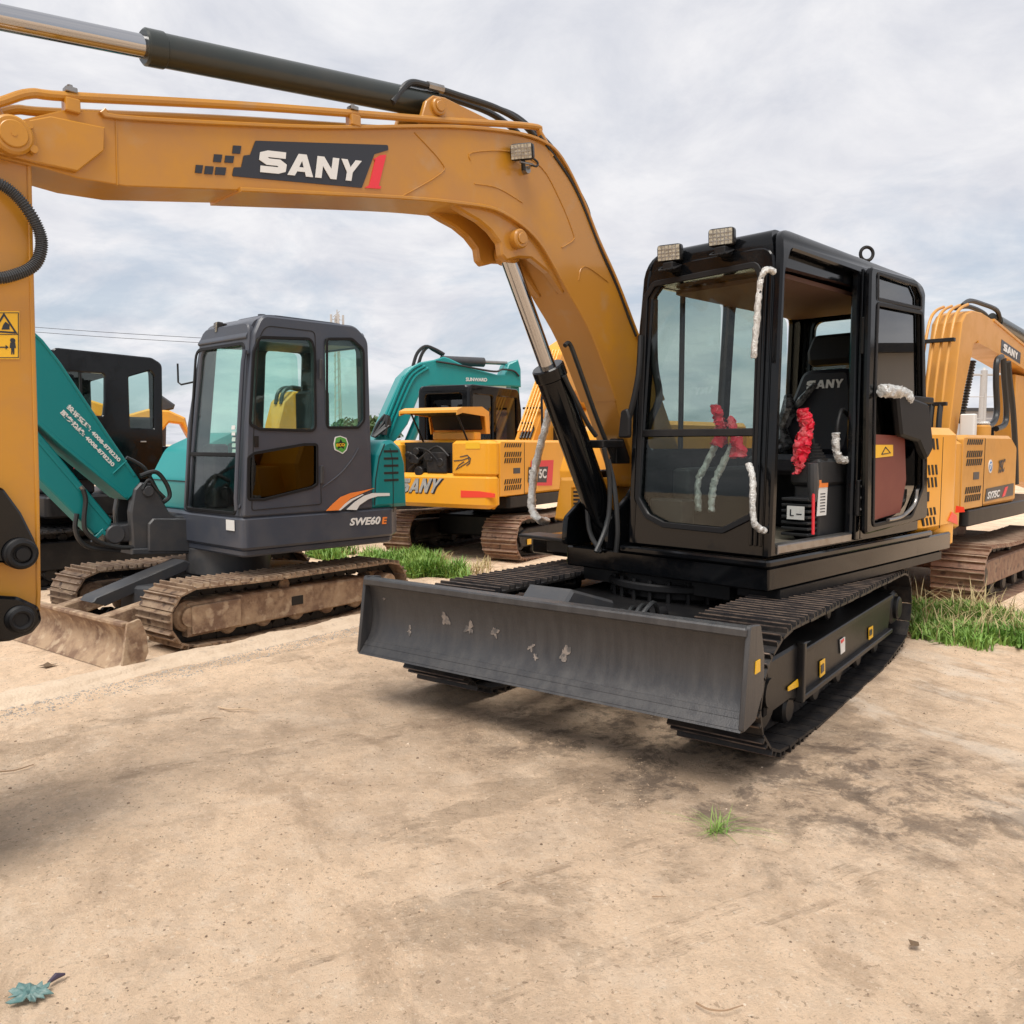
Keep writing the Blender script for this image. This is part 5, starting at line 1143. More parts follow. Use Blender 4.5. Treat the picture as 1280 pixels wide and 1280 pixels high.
bpG = FG.X([(1186, 545), (1195, 470), (1203, 402), (1208, 392), (1216, 388), (1228, 391), (1242, 400), (1285, 436), (1330, 480), (1330, 505), (1290, 467), (1260, 448), (1222, 427), (1217, 431), (1215, 443), (1205, 490), (1196, 545)], XG)
boG = MB(FG.M).prism(bpG, XG-.32, XG, 'x', bevel=.01).build('boom', M['yellow_dull'], G)
m = MB(FG.M); m.prism(strip(FG.X([(1222, 427), (1260, 448), (1290, 467)], XG), .03), XG-.33, XG+.012, 'x'); m.prism(strip(FG.X([(1242, 400), (1285, 436)], XG), .03), XG-.33, XG+.012, 'x'); m.build('boom_flange', M['yellow_dull'], boG)
Pp = FG.X([(1181, 535), (1187, 480), (1194, 430), (1200, 400), (1207, 388), (1216, 383)], XG)
for k in range(4):
    dx = -.04-.085*k; MB(FG.M).tube([(XG+dx, y-.05, z+.02) for y, z in Pp], .017, 8, smooth=5).build('steel_pipe', M['yellow_dull'], boG)
for t_ in ((1183, 505), (1193, 425)): y, z = FG.X([t_], XG)[0]; MB(FG.M).rbox((XG-.35, y-.09, z-.02), (XG+.02, y-.02, z+.02), .005).build('pipe_clamp', M['black_satin'], boG)
for k in range(4):
    dx = -.04-.085*k; P = FG.X([(1183, 505), (1181, 525), (1180, 545)], XG); MB(FG.M).tube([(XG+dx, y-.06, z) for y, z in P], .03, 8, smooth=3).build('hose', M['blackhose'], boG)
sq = q3(FG, [(1252, 440), (1274, 455), (1275, 441), (1254, 425)], 'x', XG+.004)
m = MB(FG.M); m.add([p for p in q3(FG, [(1251, 441), (1275, 458), (1276, 441), (1252, 424)], 'x', XG+.003)]+[p+Vector((-.01, 0, 0)) for p in sq], [(0, 1, 2, 3), (7, 6, 5, 4), (0, 1, 5, 4), (1, 2, 6, 5), (2, 3, 7, 6), (3, 0, 4, 7)]); m.build('boom_lettering_panel', M['navy'], boG, smooth=False)
m = MB(FG.M); sheet(m, logo_mesh(), q3(FG, [(1254, 438), (1272, 450), (1272, 441), (1255, 429)], 'x', XG+.006), (.003, 0, 0)); m.build('boom_lettering', M['white'], boG, smooth=False)
m = MB(FG.M); cyl3(m, FG, (1240, 396), (1250, 404), XG-.16, .05); cyl3(m, FG, (1244, 402), (1320, 445), XG-.16, .09); m.build('arm_cylinder', M['cylinder'], boG)
m = MB(FG.M); m.tube([(XG-.1, *p) for p in FG.X([(1203, 382), (1212, 376), (1228, 380), (1246, 388), (1250, 402)], XG-.1)], .028, 8, smooth=4); m.tube([(XG-.2, *p) for p in FG.X([(1206, 384), (1222, 382), (1240, 390), (1248, 400)], XG-.1)], .028, 8, smooth=4); m.build('boom_hose', M['blackhose'], boG)
# hanging hose loops and stick
for k, pts in enumerate((((1252, 446), (1246, 452), (1245, 480), (1246, 515), (1240, 530), (1225, 534)), ((1254, 448), (1255, 470), (1258, 510), (1256, 530), (1245, 536)), ((1260, 452), (1262, 475), (1266, 510), (1269, 560), (1270, 605)))):
    hose(FG, G, [(XG+.12, *p) for p in FG.X(pts, XG+.12)], .035, M['blackhose'], 'stick_hose')
stG = FG.X([(1270, 468), (1268, 540), (1272, 600), (1330, 620), (1340, 480)], XG-.05); MB(FG.M).prism(stG, XG-.3, XG-.05, 'x', bevel=.01).build('stick', M['yellow_dull'], G)
rear_cab(FG, G, -1.96, -1.26, .4, 1.95, .9, 2.35, M['black_satin'])
m = MB(FG.M); c_ = FG.X([(1228, 540)], -.7)[0]; m.cyl((-.7, c_[0], 1.50), (-.7, c_[0], 1.66), .085, 20, bevel=.015); af = m.build('air_filter', M['yellow_dull'], G)
m = MB(FG.M); m.cyl((-.7, c_[0], 1.66), (-.7, c_[0], 1.70), .075, 20, bevel=.015); m.build('filter_cap', M['foil'], af)
m = MB(FG.M); c_ = FG.X([(1213, 540)], -.75)[0]; m.rbox((-.85, c_[0]-.05, 1.5), (-.70, c_[0]+.06, 1.78), .02); m.build('reserve_tank', M['white'], G)
m = MB(FG.M)
for k in range(22):
    y, z = FG.X([(1214-.9*k*.8, 452+3.6*k)], XG-.15)[0]; m.ring((XG-.15, y+.06, z), (0, .2, 1), .03, .012, 10, 5)
m.build('spiral_guard', M['blackhose'], boG)
# ------------------------------------------------------------------ E: teal machine far behind
pE = aty(560, 700, 15.0); FE = Frame(pE, 68)
E = thing('excavator', 'teal excavator whose bent boom rises behind the dark cab of the yellow machine', 'excavator', FE)
ePX = lambda L_: FE.X([(470+x/7.53, 440+y/7.53) for x, y in L_], 0)
out = [(-60, 930), (0, 790), (110, 520), (240, 230), (330, 140), (420, 95), (560, 70), (640, 42), (690, 58), (850, 135), (1140, 212), (1215, 210), (1250, 110), (1340, 70), (1365, 160), (1368, 330), (1280, 322), (530, 318), (470, 330), (400, 430), (300, 680), (190, 830), (150, 930)]
boE = MB(FE.M).prism(ePX(out), -.45, 0, 'x', bevel=.02).build('boom', M['teal2'], E)
for k, dx in enumerate((.02, .02, .02)):
    P = ePX([(30+45*k, 800), (130+40*k, 560), (250+45*k, 270), (340+40*k, 160+16*k), (430+30*k, 112+20*k)]); MB(FE.M).tube([(dx, *p) for p in P], .022, 6, smooth=4).build('steel_pipe', M['teal2'], boE)
a, b, c = ePX([(640, 70), (1055, 88), (1270, 98)]); m = MB(FE.M); m.cyl((-.2, *a), (-.2, *b), .085, 18, bevel=.01); ac = m.build('arm_cylinder', M['greydk'], boE)
MB(FE.M).cyl((-.2, *b), (-.2, *c), .035, 12).build('piston_rod', M['steel'], ac)
for k in range(2): MB(FE.M).tube([(-.05-.1*k, *p) for p in ePX([(355+60*k, 130), (395+60*k, 10), (470+40*k, -55), (560, -30), (650, 20)])], .03, 6, smooth=4).build('boom_hose', M['blackhose'], boE)
MB(FE.M).tube([(.03, *p) for p in ePX([(560, 90), (750, 120), (1000, 170), (1130, 185), (1180, 165), (1290, 180), (1340, 230)])], .02, 6, smooth=4).build('boom_cable', M['blackhose'], boE)
m = MB(FE.M); sheet(m, font_mesh('SUNWARD', .03), [Vector((.003, *p)) for p in ePX([(845, 275), (1045, 278), (1045, 245), (845, 240)])], (.004, 0, 0)); m.build('boom_lettering', M['white'], boE, smooth=False)
m = MB(FE.M); q = ePX([(150, 900)])[0]; by_ = q[0]
m.rbox((-1.9, by_-2.2, 1.0), (.9, by_+.9, 1.25), .04); plE = m.build('platform', M['greydk'], E)
m = MB(FE.M); m.rbox((-1.9, by_-2.6, 1.1), (.9, by_-1.2, 1.45), .12); m.build('counterweight', M['greydk'], E)
m = MB(FE.M); m.rbox((-.2-.2, by_-1.2, 1.25), (.9, by_+.2, 1.42), .06); m.build('engine_hood', M['greydk'], E)
m = MB(FE.M); m.cyl((-.5, by_-.8, .6), (-.5, by_-.8, 1.0), .5, 24); m.build('carbody', M['dark_steel'], E)
track(FE, E, .45, 1.0, by_-2.3, by_+1.0, .8, .8, M['rust_red'], M['dark_steel'], rf=.38, rr=.38, detail=False, seed=14, pitch=.18)
track(FE, E, -2.0, -1.45, by_-2.3, by_+1.0, .8, .8, M['rust_red'], M['dark_steel'], rf=.38, rr=.38, detail=False, seed=15, pitch=.18)
m = MB(FE.M); st2 = ePX([(1290, 120), (1368, 100), (1368, 330), (1400, 900), (1300, 900)]); m.prism(st2, -.36, -.1, 'x', bevel=.01); m.build('stick', M['teal2'], E)
hyd(FE, E, (-.22, *ePX([(330, 880)])[0]), (-.22, *ePX([(560, 330)])[0]), .6, .09, .05, M['teal2'], M['chrome'], 'lift_cylinder')
# mechanical clutter in front of the teal boom foot
m = MB(FE.M)
for k in range(4): m.tube([(.05+.05*k, *p) for p in ePX([(-40, 800), (0+30*k, 700), (40+20*k, 640+20*k), (90, 600), (60, 780)])], .03, 6, smooth=3)
m.build('hose_bundle', M['blackhose'], boE)
# ------------------------------------------------------------------ C: black machine behind the teal boom
pC = aty(203, 455, 9.4); FC = Frame(pC, 42.3)
Cc = thing('excavator', 'black excavator partly hidden behind the teal boom at the left', 'excavator', FC)
cx = FC.X
co_ = fillet(cx([(62, 470), (66, 434), (190, 447), (203, 455), (204, 560), (206, 600), (60, 600)], 0), [.05, .06, .1, .08, .02, 0, 0], 4)
wC1 = fillet(cx([(70, 463), (131, 467), (131, 500), (129, 520), (70, 517)], 0), .03, 3); wC2 = fillet(cx([(161, 471), (189, 463), (193, 470), (193, 536), (163, 535)], 0), .02, 3)
m = MB(FC.M); m.prism(co_, -.05, 0, 'x', holes=[wC1, wC2], bevel=.012); m.prism(co_, -1.05, -1.0, 'x', holes=[wC1, wC2], bevel=.012)
ys = [p[0] for p in co_]; zs = [p[1] for p in co_]; yA, yB = min(ys), max(ys); zT = max(zs)
for yy in (yB-.06, ): m.prism(fillet([(-.03, .9), (-.03, zT-.03), (-1.02, zT-.03), (-1.02, .9)], .05, 3), yy-.05, yy, 'y', holes=[fillet([(-.12, 1.45), (-.12, 2.25), (-.93, 2.25), (-.93, 1.45)], .05, 3)], bevel=.01)
m.prism([(yA+.08, zT-.02), (yB-.1, cx([(190, 449)], 0)[0][1]), (yB-.1, cx([(190, 453)], 0)[0][1]), (yA+.08, zT-.08)], -1.0, -.04, 'x')
cC = m.build('cab', M['black'], Cc)
for w_ in (wC1, wC2): pane(FC, cC, w_, -.03, -.025, 'x', M['glass_side'], 'side_window')
MB(FC.M).rbox((-.03, cx([(101, 465)], 0)[0][0]-.012, cx([(101, 520)], 0)[0][1]), (-.01, cx([(101, 465)], 0)[0][0]+.012, cx([(101, 463)], 0)[0][1]), .004).build('window_divider', M['black_satin'], cC)
m = MB(FC.M); s = cx([(175, 552), (182, 552)], 0); m.tube([(.012, *s[0]), (.012, *s[1])], .008, 6); m.build('door_handle', M['steel'], cC)
m = MB(FC.M); m.prism(fillet([(0.05, yA-.05), (.05, yB+1.1), (-1.9, yB+1.1), (-1.9, yA-.05)], .06, 3), .70, .92, 'z', bevel=.02); m.build('platform', M['black_satin'], Cc)
m = MB(FC.M); m.prism(fillet([(-.0, yB+.0), (-.0, yB+1.0), (-.3, yB+1.2), (-1.7, yB+1.2), (-1.9, yB+1.0), (-1.9, yB+.0)], .1, 3), .92, 1.42, 'z', bevel=.05); m.build('engine_hood', M['black_satin'], Cc)
m = MB(FC.M); m.rbox((-.85, yA+.9, .92), (-.25, yA+1.3, 1.75), .05); m.rbox((-.95, yA+.1, .92), (-.1, yA+.5, 1.35), .05); m.build('seat', M['seat'], cC)
wrap(FC, cC, [(-.06, *p) for p in cx([(92, 562), (93, 575), (94, 588)], 0)], .05, M['red'], 'red_wrapping', 4)
tC = atz(112, 690, .1); qC = FC.Mi @ tC
track(FC, Cc, -.35, .1, yA-1.25, yA+1.75, .62, .62, M['dark_steel'], M['black_satin'], rf=.28, rr=.28, detail=False, seed=16)
track(FC, Cc, -2.0, -1.55, yA-1.25, yA+1.75, .62, .62, M['dark_steel'], M['black_satin'], rf=.28, rr=.28, detail=False, seed=17)
m = MB(FC.M); m.rbox((-1.6, yA-.6, .25), (-.3, yA+1.1, .6), .05); m.rbox((-1.3, yA-.3, .55), (-.5, yA+.8, .72), .05); m.build('carbody', M['black_satin'], Cc)
m = MB(FC.M); m.prism([(yA-.1, .9), (yA-.35, 1.2), (yA-.6, 1.6), (yA-1.6, 2.3), (yA-1.8, 2.15), (yA-.8, 1.2), (yA-.35, .8)], -1.5, -1.2, 'x', bevel=.01); m.build('boom', M['black_satin'], Cc)
m = MB(FC.M); m.prism([(yA-1.42, .14), (yA-1.36, .62), (yA-1.31, .62), (yA-1.36, .12)], -2.05, .15, 'x', bevel=.005); m.build('dozer_blade', M['black_satin'], Cc)
# ------------------------------------------------------------------ H: amber machine in the distance at left
pH = aty(205, 540, 14.5); FHh = Frame(pH, 60)
Hm = thing('excavator', 'distant amber excavator showing between the black cab and the grey cab', 'excavator', FHh)
hx = lambda L_: FHh.X(L_, 0)
boH = MB(FHh.M).prism(hx([(60, 500), (95, 494), (130, 505), (160, 518), (185, 511), (212, 513), (232, 522), (238, 548), (228, 530), (212, 528), (200, 542), (150, 535), (95, 506), (60, 515)]), -.4, 0, 'x', bevel=.03).build('boom', M['yellow_old'], Hm)
m = MB(FHh.M); y_, z_ = hx([(216, 556)])[0]; m.rbox((-1.6, y_-.8, .95), (.4, y_+1.6, 1.36), .08); m.build('engine_hood', M['yellow'], Hm)
m = MB(FHh.M); m.rbox((-1.6, y_-.9, .7), (.4, y_+1.6, .95), .05); m.build('platform', M['black_satin'], Hm)
m = MB(FHh.M); m.prism(hx([(199, 560), (200, 492), (206, 490), (226, 504), (224, 510), (215, 512), (214, 560)]), -1.5, -.6, 'x', bevel=.03); m.build('cab', M['greydk'], Hm)
for xx in (-.1, -1.75): track(FHh, Hm, xx, xx+.45, y_-1.2, y_+1.6, .6, .6, M['rust_red'], M['dark_steel'], detail=False, seed=20, pitch=.18)
carbody(FHh, Hm, -1.4, .0, y_-.6, y_+.6, M['dark_steel'])
# ------------------------------------------------------------------ I: yellow machine behind the grey cab, seen through its windows
pI = aty(370, 560, 12.2); FI = Frame(pI, 38)
Im = thing('excavator', 'yellow excavator glimpsed only through the windows of the grey cab', 'excavator', FI)
ix = lambda L_: FI.X(L_, 0)
boI = MB(FI.M).prism(ix([(342, 580), (348, 530), (355, 502), (368, 489), (384, 490), (398, 505), (396, 520), (384, 512), (376, 520), (372, 580)]), -.32, 0, 'x', bevel=.02).build('boom', M['yellow_old'], Im)
for k in range(2): MB(FI.M).tube([(-.05-.12*k, *p) for p in ix([(354, 505), (357, 490), (368, 484), (388, 488)])], .03, 6, smooth=4).build('boom_hose', M['blackhose'], boI)
m = MB(FI.M); y_, z_ = ix([(357, 565)])[0]; m.rbox((-1.3, y_-1.2, .95), (.45, y_+.8, 1.36), .08); m.build('engine_hood', M['yellow'], Im)
m = MB(FI.M); m.rbox((-1.3, y_-1.2, .7), (.45, y_+1.2, .95), .05); m.build('platform', M['black_satin'], Im)
for xx in (.1, -1.6): track(FI, Im, xx, xx+.42, y_-1.2, y_+1.4, .6, .6, M['rust_red'], M['dark_steel'], detail=False, seed=22, pitch=.18)
carbody(FI, Im, -1.3, .1, y_-.5, y_+.6, M['dark_steel'])
# ------------------------------------------------------------------ distant poles, wires, mast, trees, fence
M['pole'] = mat('concrete_pole', (.42, .41, .40), .8)
p = aty(1226, 560, 26); o = thing('utility_pole', 'pale concrete utility pole with a crossarm far behind the yellow boom at right', 'utility pole', loc=(p.x, p.y, 0))
zt_ = aty(1226, 463, 26).z
MB(Matrix.Translation((p.x, p.y, 0))).tube([(0, 0, -.1), (0, 0, zt_)], [.13, .095], 14).build('pole', M['pole'], o)
m = MB(Matrix.Translation((p.x, p.y, 0))); m.rbox((-.55, -.05, zt_-.16), (.55, .05, zt_-.10), .02); cr_ = m.build('crossarm', M['pole'], o)
for x in (-.5, 0, .5): MB(Matrix.Translation((p.x, p.y, 0))).cyl((x, 0, zt_-.1), (x, 0, zt_+.08), .04, 8).build('insulator', M['white'], cr_)
p = aty(424, 560, 60); zt_ = aty(424, 387, 60).z; o = thing('antenna_mast', 'slim lattice antenna mast poking above the roof of the grey cab', 'mast', loc=(p.x, p.y, 0)); T_ = Matrix.Translation((p.x, p.y, 0))
m = MB(T_)
for x, y in ((-.25, -.2), (.25, -.2), (0, .25)): m.tube([(x, y, 0), (x*.5, y*.5, zt_-.6)], .05, 6)
for k in range(20):
    z = zt_*k/20; m.tube([(-.25, -.2, z), (.22, -.18, z+.4)], .025, 5); m.tube([(.25, -.2, z), (0, .22, z+.4)], .025, 5)
m.tube([(0, 0, zt_-.8), (0, 0, zt_)], .035, 6); m.build('mast_lattice', M['pole'], o)
for k in range(4):
    a = k*1.57+.4; m = MB(T_); x, y = .42*math.cos(a), .42*math.sin(a); m.rbox((x-.07, y-.05, zt_-1.0), (x+.07, y+.05, zt_-.35), .02); m.tube([(0, 0, zt_-.7), (x, y, zt_-.7)], .02, 5); m.build('antenna_panel', M['pole'], o)
for k, (y1_, y2_, lb) in enumerate(((403, 414, 'upper thin overhead power line crossing the sky at left'), (409, 420, 'lower thin overhead power line crossing the sky at left'))):
    a = aty(-200, y1_-16, 70); b = aty(424, y2_+17, 60); mid = (a+b)/2-Vector((0, 0, .3))
    tag(MB().tube([a, a*.5+mid*.5-Vector((0, 0, .06)), mid, b*.5+mid*.5-Vector((0, 0, .06)), b], .018, 5, smooth=6).build('power_line', M['rubber']), lb, 'power line', 'overhead power lines')
M['leaf'] = mat('leaf_green', (.05, .09, .025), .6, col2=(.09, .13, .04), sc=1.2, amt=.9)
M['bark'] = mat('tree_bark', (.10, .07, .045), .85)
def tree(px, Y, h, wd, label, seed, n=2600):
    p = aty(px, 560, Y); T_ = Matrix.Translation((p.x, p.y, 0)); rn = random.Random(seed)
    o = thing('tree', label, 'tree', loc=(p.x, p.y, 0), group='trees beyond the yard')
    m = MB(T_); m.tube([(0, 0, -.1), (.05, 0, h*.35), (.0, .1, h*.75)], [.16, .12, .04], 9, smooth=3)
    for k in range(7):
        a = rn.uniform(0, 6.28); z = h*rn.uniform(.3, .6); m.tube([(0, 0, z), (math.cos(a)*wd*.35, math.sin(a)*wd*.35, z+h*.18), (math.cos(a)*wd*.6, math.sin(a)*wd*.6, z+h*.22)], [.06, .035, .015], 6, smooth=3)
    m.build('trunk', M['bark'], o)
    vs = []; fs = []; cl = [(rn.uniform(-.6, .6)*wd, rn.uniform(-.6, .6)*wd, h*rn.uniform(.42, .9), rn.uniform(.3, .5)*wd) for _ in range(13)]
    for i in range(n):
        c = rn.choice(cl); d = Vector((rn.gauss(0, 1), rn.gauss(0, 1), rn.gauss(0, .8))).normalized()*c[3]*rn.uniform(.6, 1.05); q = Vector(c[:3])+d; s = rn.uniform(.06, .14)
        a = Vector((rn.uniform(-1, 1), rn.uniform(-1, 1), rn.uniform(-1, 1))).normalized()*s; b = a.orthogonal().normalized()*s*.6; k = len(vs)
        vs += [q+a, q+b, q-a, q-b]; fs.append((k, k+1, k+2, k+3))
    m = MB(T_); m.add(vs, fs); m.build('crown', M['leaf'], o, smooth=False)
tree(470, 34, 2.4, 1.2, 'dark green tree low on the skyline between the grey cab and the teal boom', 1)
tree(430, 38, 2.4, 1.3, 'green tree beyond the yard behind the rear window of the grey cab', 2)
p = aty(1270, 560, 30); o = thing('site_building', 'low grey site building with dark windows far behind the hanging hoses at right', 'building', loc=(p.x, p.y, 0)); T_ = Matrix.Translation((p.x, p.y, 0))
hB = aty(1270, 510, 30).z
m = MB(T_); m.box((-2.2, 0, -.1), (6, 4, hB-.12)); wb = m.build('wall', mat('grey_render', (.36, .37, .40), .8), o)
m = MB(T_); m.box((-2.35, -.15, hB-.118), (6.15, 4.15, hB)); m.build('roof', M['greydk'], o)
for x in (-1.6, -.2, 1.2, 2.6): m = MB(T_); m.box((x, -.03, .9), (x+.8, .02, hB-.5)); m.build('window', M['glass_dark'], wb)
# workshop to the right of the yard, outside the frame, mirrored in the cab door
o = thing('workshop', 'long pale workshop outside the frame to the right, seen only mirrored in the cab door', 'building', loc=(27, 4, 0)); T_ = Matrix.Translation((27, 4, 0))
m = MB(T_); m.box((0, 0, -.1), (8, 26, 4.6)); wb = m.build('wall', mat('pale_wall', (.55, .52, .48), .85), o)
m = MB(T_); m.box((-.4, -.4, 4.603), (8.4, 26.4, 4.9)); m.build('roof', M['greydk'], o)
for k in range(5): m = MB(T_); m.box((-.06, 1+5*k, .0), (.02, 3.4+5*k, 3.1)); m.build('door', M['vent' if k != 3 else 'maroon'], wb)
for k in range(5): m = MB(T_); m.box((-.05, 4+5*k, 1.2), (.02, 5.2+5*k, 2.6)); m.build('window', M['glass_dark'], wb)
p0, p1 = aty(1195, 560, 24), aty(1330, 560, 24); o = thing('wire_fence', 'thin wire fence with slim posts in front of the far grey building', 'fence', loc=(p0.x, p0.y, 0))
hF = aty(1230, 496, 24).z
for k in range(5):
    q = p0.lerp(p1, k/4); MB().tube([(q.x, q.y, -.1), (q.x, q.y, hF+.1)], .04, 8).build('fence_post', M['pole'], o)
for k in range(4): MB().tube([(p0.x, p0.y, hF*(1-.22*k)), (p1.x, p1.y, hF*(1-.22*k))], .012, 5).build('fence_wire', M['pole'], o)
# ================================================================== GROUND
def steps(a, b, d0, lo, hi, g=1.35):
    v = [a]; x = a
    while x < b: x += d0; v.append(x)
    d = d0
    while v[-1] < hi: d *= g; v.append(v[-1]+d)
    d = d0
    while v[0] > lo: d *= g; v.insert(0, v[0]-d)
    return v
gx = steps(-6.5, 6.5, .045, -600, 600); gy = steps(1.2, 9.5, .045, -300, 1500)
def ghz(x, y):
    if not (-9 < x < 10 and .5 < y < 15): return -.004
    n = noise.fractal(Vector((x*.7, y*.7, 3)), 1, 2.1, 5)
    k = noise.noise(Vector((x*2.3, y*2.3, 9)))
    pit = max(0, k-.28)*.03
    fine = noise.noise(Vector((x*9, y*9, 1)))*.0022+noise.noise(Vector((x*22, y*22, 5)))*.0014
    return -.004 + min(0, n*.006-.002) - pit + fine*(1.6 if n < 0 else .6)
vs = [(x, y, ghz(x, y)) for y in gy for x in gx]; nx = len(gx)
fs = [(j*nx+i, j*nx+i+1, (j+1)*nx+i+1, (j+1)*nx+i) for j in range(len(gy)-1) for i in range(nx-1)]
me = bpy.data.meshes.new('ground'); me.from_pydata(vs, [], fs)
for p in me.polygons: p.use_smooth = True
ground = bpy.data.objects.new('ground', me); C.objects.link(ground); ground['kind'] = 'structure'
gm = bpy.data.materials.new('dusty_concrete'); gm.use_nodes = True; nt = gm.node_tree; pb_ = nt.nodes['Principled BSDF']
tc = node(nt, 'ShaderNodeTexCoord'); OBJ = tc.outputs['Object']
def nz(sc, det=6, rough=.6, vec=None, dist=0):
    n = node(nt, 'ShaderNodeTexNoise'); n.inputs['Scale'].default_value = sc; n.inputs['Detail'].default_value = det; n.inputs['Roughness'].default_value = rough; n.inputs['Distortion'].default_value = dist
    nt.links.new(vec or OBJ, n.inputs['Vector']); return n.outputs['Fac']
def rng(v, a, b, c=0, d=1):
    n = node(nt, 'ShaderNodeMapRange'); n.inputs[1].default_value = a; n.inputs[2].default_value = b; n.inputs[3].default_value = c; n.inputs[4].default_value = d
    nt.links.new(v, n.inputs[0]); return n.outputs[0]
def mixc(f, a, b):
    n = node(nt, 'ShaderNodeMix', data_type='RGBA'); nt.links.new(f, n.inputs[0])
    for s, v in ((6, a), (7, b)):
        if isinstance(v, tuple): n.inputs[s].default_value = (*v, 1)
        else: nt.links.new(v, n.inputs[s])
    return n.outputs[2]
def mth(op, a, b=None):
    n = node(nt, 'ShaderNodeMath', operation=op)
    for i, v in enumerate((a, b)):
        if v is None: continue
        if isinstance(v, (int, float)): n.inputs[i].default_value = v
        else: nt.links.new(v, n.inputs[i])
    return n.outputs[0]
def mapv(loc, rot, sc):
    n = node(nt, 'ShaderNodeMapping'); n.vector_type = 'TEXTURE'; n.inputs['Location'].default_value = loc; n.inputs['Rotation'].default_value = rot; n.inputs['Scale'].default_value = sc
    nt.links.new(OBJ, n.inputs[0]); return n.outputs[0]
col = mixc(rng(nz(.9, 8, .7, dist=.6), .38, .62), (.84, .625, .435), (.75, .545, .37))
col = mixc(rng(nz(2.6, 12, .78, dist=.3), .50, .60, 0, .6), col, (.84, .66, .49))
col = mixc(rng(nz(3.7, 8, .7, mapv((3, 1, 0), (0, 0, .5), (1, 2.4, 1)), .3), .56, .64, 0, .5), col, (.42, .29, .19))
col = mixc(mth('MULTIPLY', rng(nz(.8, 6, .7), .5, .56), rng(nz(3.1, 14, .8), .47, .53, 0, .45)), col, (.50, .36, .25))
col = mixc(rng(nz(34, 6, .8), .5, .72, 0, .4), col, (.84, .70, .54))
col = mixc(rng(nz(75, 4, .8), .56, .70, 0, .5), col, (.36, .25, .165))
col = mixc(rng(nz(26, 5, .7), .64, .72, 0, .6), col, (.30, .20, .13))
patchm = mth('MULTIPLY', rng(nz(.75, 9, .68, mapv((2, 5, 0), (0, 0, -.9), (1, 2.0, 1)), .3), .535, .555), rng(nz(24, 5, .8), .3, .55, .55, 1))
col = mixc(mth('MULTIPLY', patchm, .26), col, (.46, .33, .22))
strk = mth('MULTIPLY', rng(nz(1.8, 10, .72, mapv((7, 3, 0), (0, 0, -1.05), (1, 9, 1)), .1), .58, .62), rng(nz(5, 6, .7), .45, .6))
col = mixc(mth('MULTIPLY', strk, .6), col, (.40, .28, .19))
grit = mth('MULTIPLY', rng(nz(150, 3, .9), .58, .66, 0, .35), rng(nz(2, 5, .6), .35, .6, .3, 1))
col = mixc(grit, col, (.33, .23, .15))
col = mixc(rng(nz(42, 3, .6), .635, .66, 0, .55), col, (.30, .20, .13))
col = mixc(rng(nz(55, 3, .6, mapv((9, 4, 0), (0, 0, 0), (1, 1, 1))), .64, .67, 0, .5), col, (.92, .78, .62))
col = mixc(rng(nz(7, 12, .82, mapv((1, 8, 0), (0, 0, .4), (1, 1.6, 1))), .50, .54, 0, .22), col, (.42, .30, .20))
def blotch(c, rot, sx, sy, edge=1.0):   # soft patch with a noisy outline
    v = mapv((c[0], c[1], 0), (0, 0, rot), (sx, sy, 1)); l = node(nt, 'ShaderNodeVectorMath', operation='LENGTH'); nt.links.new(v, l.inputs[0])
    return rng(mth('ADD', l.outputs['Value'], mth('MULTIPLY', mth('SUBTRACT', nz(2.2, 8, .75, dist=.8), .5), 2.2)), .55, 1.25*edge, 1, 0)
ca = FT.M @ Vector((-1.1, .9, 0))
oil_shade = blotch((ca.x-.35, ca.y-.55), -R(36), 1.75, 2.0)  # oil stain that also paints in the soft shade under the blade
col = mixc(mth('MULTIPLY', mth('MULTIPLY', oil_shade, rng(nz(1.6, 12, .78), .34, .58, .2, 1)), .44), col, (.22, .145, .095))
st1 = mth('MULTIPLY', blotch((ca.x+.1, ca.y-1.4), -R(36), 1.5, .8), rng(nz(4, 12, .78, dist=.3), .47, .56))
col = mixc(mth('MULTIPLY', st1, .7), col, (.085, .062, .048))  # dark smears at the blade front: stains plus painted shade
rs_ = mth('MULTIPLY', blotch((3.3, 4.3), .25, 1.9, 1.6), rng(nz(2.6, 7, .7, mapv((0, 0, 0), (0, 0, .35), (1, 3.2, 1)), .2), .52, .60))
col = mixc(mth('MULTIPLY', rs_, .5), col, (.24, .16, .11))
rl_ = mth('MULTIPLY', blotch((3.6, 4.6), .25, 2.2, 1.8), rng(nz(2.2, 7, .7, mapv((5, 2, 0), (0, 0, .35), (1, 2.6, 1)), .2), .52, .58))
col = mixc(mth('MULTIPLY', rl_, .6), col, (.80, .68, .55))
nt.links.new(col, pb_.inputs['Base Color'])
nt.links.new(rng(oil_shade, 0, 1, .9, .55), pb_.inputs['Roughness']); pb_.inputs['Specular IOR Level'].default_value = .3
bp = node(nt, 'ShaderNodeBump'); ln_ = node(nt, 'ShaderNodeVectorMath', operation='LENGTH'); nt.links.new(OBJ, ln_.inputs[0]); nt.links.new(rng(ln_.outputs['Value'], 5, 22, .8, .0), bp.inputs['Strength']); bp.inputs['Distance'].default_value = .024
hh = mth('ADD', mth('ADD', mth('MULTIPLY', nz(9, 12, .84), 1.5), mth('MULTIPLY', nz(90, 4, .8), .45)), mth('SUBTRACT', mth('MULTIPLY', mth('MULTIPLY', patchm, nz(45, 6, .85)), 1.2), mth('ADD', mth('MULTIPLY', patchm, .8), mth('MULTIPLY', strk, .5)))); nt.links.new(hh, bp.inputs['Height']); nt.links.new(bp.outputs[0], pb_.inputs['Normal'])
me.materials.append(gm)
